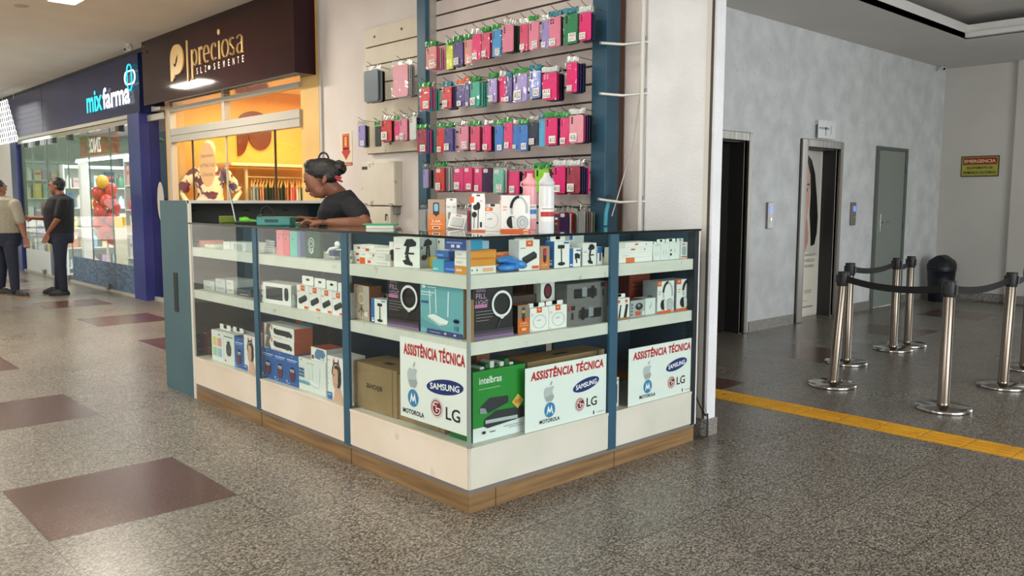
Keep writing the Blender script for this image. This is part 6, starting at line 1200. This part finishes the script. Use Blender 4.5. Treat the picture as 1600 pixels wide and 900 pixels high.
# ---- men in the aisle
def man(label,foot,d,spec,shirtm,skin):
    base=Vector(foot); root=thing('person',label,'person',foot); s=d/FPX
    def P(px,py,dd=0): return D(px,py,d+dd)-base
    b=MB(); hx,hy=spec['head']; hc=P(hx,hy); fd=spec['face']; side=Z.cross(fd).normalized()
    b.ell(hc+Z*2*s,(fd*10.5*s,side*8*s,Z*10.5*s),skin); b.ell(hc-Z*4*s+fd*2*s,(fd*8*s,side*7*s,Z*9*s),skin); b.sph(hc-Z*10.5*s+fd*6*s,3.2*s,skin,10)
    b.tube([hc+fd*9.5*s+Z*1*s,hc+fd*11.8*s-Z*3*s],[1.3*s,1.9*s],skin,8); b.ell(hc+fd*9*s+Z*3*s,(fd*2*s,side*6*s,Z*2*s),skin); b.ell(hc+fd*9*s-Z*7*s,(fd*1.6*s,side*3.4*s,Z*1.3*s),skin)
    for g in (-1,1): b.ell(hc-fd*1*s+side*8*s*g-Z*1*s,(fd*2.2*s,side*1*s,Z*3.4*s),skin)
    nk=P(*spec['neck']); b.tube([hc-Z*6*s-fd*2*s,nk],[6*s,6.5*s],skin,14)
    T=[(P(x,y),RTh*rx*s,FWh*rz*s) for x,y,rx,rz in spec['torso']]; torso(b,T,skin,20)
    for A in spec['arms']:
        pts=[P(x,y,dd) for x,y,dd in A[:3]]; chain(b,pts,[6.2*s,4.8*s,3*s],skin,12)
        hd=P(*A[3]); dr=(hd-pts[2]); sd=dr.cross(FWh); sd=sd.normalized() if sd.length else Z
        b.ell(pts[2]+dr*.5,(dr*.6,FWh*2.2*s,sd*3.8*s),skin)
        for k in range(4):
            o_=sd*(k-1.5)*2.1*s; chain(b,[pts[2]+dr*.8+o_,pts[2]+dr*1.25+o_+FWh*-.006,pts[2]+dr*1.55+o_*.8+FWh*-.02],[1.05*s,.95*s,.8*s],skin,8)
        chain(b,[pts[2]+dr*.35+sd*3.4*s,pts[2]+dr*.8+sd*5.4*s-FWh*.015,pts[2]+dr*1.15+sd*5*s-FWh*.025],[1.2*s,1.1*s,.9*s],skin,8)
    for Lg in spec['legs']:
        chain(b,[P(*q) for q in Lg[:3]],[9*s,6*s,4.5*s],skin,14); f0=P(*Lg[2]); f1=P(*Lg[3]); b.ell((f0*.35+f1*.65)-Z*.02,((f1-f0)*.55,FWh*4*s,Z*3.4*s),skin)
    fuse(b,'body',.0085,root,3,mat=skin)
    e=MB()
    for g in (-1,1): e.ell(hc+fd*9.6*s+Z*1.6*s+side*3.6*s*g,(fd*1*s,side*1.7*s,Z*.7*s),pm('17110e',.5),8,6); e.ell(hc+fd*10*s+Z*3.6*s+side*3.6*s*g,(fd*1*s,side*2.4*s,Z*.6*s),pm('17110e',.6),8,6)
    e.build('eyes_and_brows',root)
    h=MB(); h.ell(hc+Z*4.2*s-fd*2.2*s,(fd*11*s,side*8.8*s,Z*10*s),hairm); h.ell(hc-fd*5*s-Z*1*s,(fd*6.4*s,side*8.4*s,Z*8*s),hairm); o=fuse(h,'hair',.01,root,2,mat=hairm)
    bm=bmesh.new(); bm.from_mesh(o.data); bmesh.ops.delete(bm,geom=[v for v in bm.verts if (v.co-hc).dot(fd)>3.0*s and (v.co-hc).dot(Z)<6*s],context='VERTS'); bm.to_mesh(o.data); bm.free()
    c=MB(); torso(c,[(p,A*1.08+A.normalized()*.008,B*1.08+B.normalized()*.01) for p,A,B in T[:spec['hem']]],shirtm,20)
    for A in spec['arms']:
        a0,a1=P(*A[0]),P(*A[1]); chain(c,[a0,a0.lerp(a1,.5),a0.lerp(a1,.78)],[8*s,7.4*s,7.2*s],shirtm,12)
    if spec.get('collar'): c.tube([nk-Z*1*s,nk+Z*2.5*s],[8*s,7.4*s],shirtm,14)
    fuse(c,'shirt',.01,root,3,mat=shirtm)
    l=MB(); torso(l,[(p,A*1.07+A.normalized()*.006,B*1.07+B.normalized()*.008) for p,A,B in T[spec['hem']-2:]],jn,20)
    for Lg in spec['legs']: chain(l,[P(*Lg[0]),P(*Lg[1]),P(*Lg[2])],[10.6*s,8*s,6.4*s],jn,14)
    fuse(l,'trousers',.012,root,2,mat=jn)
    for Lg in spec['legs']:
        f0=P(*Lg[2]); f1=P(*Lg[3]); m=f0*.3+f1*.7; m.z=.045; dv=(f1-f0); dv.z=0; w_=dv.normalized().cross(Z); bot=[]
        for z,k1,k2 in ((.0,.96,.95),(.022,1,1),(.05,.92,.95),(.085,.55,.75),(.1,.3,.6)): bot.append([m+Vector((0,0,z-.045))-dv.normalized()*(.03 if z>.06 else 0)+dv.normalized()*.14*k1*math.cos(t)+w_*.05*k2*math.sin(t) for t in [2*PI*i/20 for i in range(20)]])
        sh_=MB().loft(bot,pm('17171a',.5)).build('shoe',root)
        if spec.get('sole'): MB().loft([[m+Vector((0,0,z-.045))+dv.normalized()*.143*math.cos(t)+w_*.053*math.sin(t) for t in [2*PI*i/20 for i in range(20)]] for z in (.0,.02)],pm('8a6a4e',.6)).build('sole',sh_)
    return root
f1=at(97,460,'z',0); d1=(f1-CAM).dot(FW)
man('man in black polo shirt and dark jeans holding one arm out, beside the pharmacy window',(f1.x,f1.y,0),d1,dict(head=(88.5,291),face=(-RTh*.98-FWh*.2).normalized(),neck=(95,306),hem=5,collar=1,
 torso=[(95.5,306,9,8),(95,311,15,19),(92,325,19,20),(92,345,19.5,18),(94,364,17.5,17),(94.5,372,17.5,17.5),(95,380,16,16)],
 arms=[[(98,316,-.17),(90,343,-.2),(75,364,-.17),(71,374,-.17)],[(93,316,.18),(71,341,.2),(50,340.5,.15),(44,340.5,.15)]],
 legs=[[(93,378,-.09),(95,415,-.1),(99,452,-.1),(90,458,-.12)],[(95,378,.1),(94,415,.1),(92,450,.1),(77,456,.1)]]),cotton,SKM)
f2=at(22,463,'z',0); d2=(f2-CAM).dot(FW)
man('man in grey-beige T-shirt and dark trousers cut by the left picture edge',(f2.x-.1,f2.y+.05,0),d2,dict(head=(-2,294),face=(FWh*.8+RTh*.45).normalized(),neck=(0,308),hem=5,sole=1,
 torso=[(1,307,9,8),(4,312,19,15),(6,325,23,16),(8,345,23,15.5),(9,364,21,15),(10,374,20.5,15),(10,384,19,14)],
 arms=[[(24,319,-.08),(34,353,-.1),(39,371,-.12),(40.5,381,-.12)],[(-18,319,.08),(-24,353,.1),(-26,371,.1),(-27,381,.1)]],
 legs=[[(16,382,-.05),(21,418,-.05),(24,455,-.05),(38,464,-.1)],[(2,382,.1),(3,416,.12),(2,446,.15),(13,453,.15)]]),noisy('beige_grey_cotton','8d8778','989282',30,.85),SKM)
# ================================================================ STREET TREES AND CARS beyond the open end of the mall, seen mirrored in the shop glass
def tree(x,y,h,lab):
    t=thing('street_tree',lab,'tree',(x,y,0),0,'street trees'); MB().tube([(0,0,0),(.15,.1,h*.3),(.05,.0,h*.5),(.5,.2,h*.75)],[.2,.15,.13,.05],pm('4a3d30',.9),10).tube([(.05,0,h*.45),(-.7,.1,h*.7)],[.1,.04],pm('4a3d30',.9),8).build('trunk',t)
    mb=MB(); random.seed(int(x*10)); lf=noisy('leaf_green','3f6a24','7fae48',6,.7)
    for k in range(60):
        v=Vector((random.gauss(0,1),random.gauss(0,1),random.gauss(0,.6))); mb.ell(v*.9+Vector((0,0,h*.82)),((.5,0,0),(0,.45,0),(.1,0,.22)),lf,8,5)
    mb.build('crown',t)
tree(-7.5,27,5.2,'leafy street tree mirrored in the pharmacy window'); tree(-9.5,44,6,'leafy street tree mirrored in the pharmacy door')
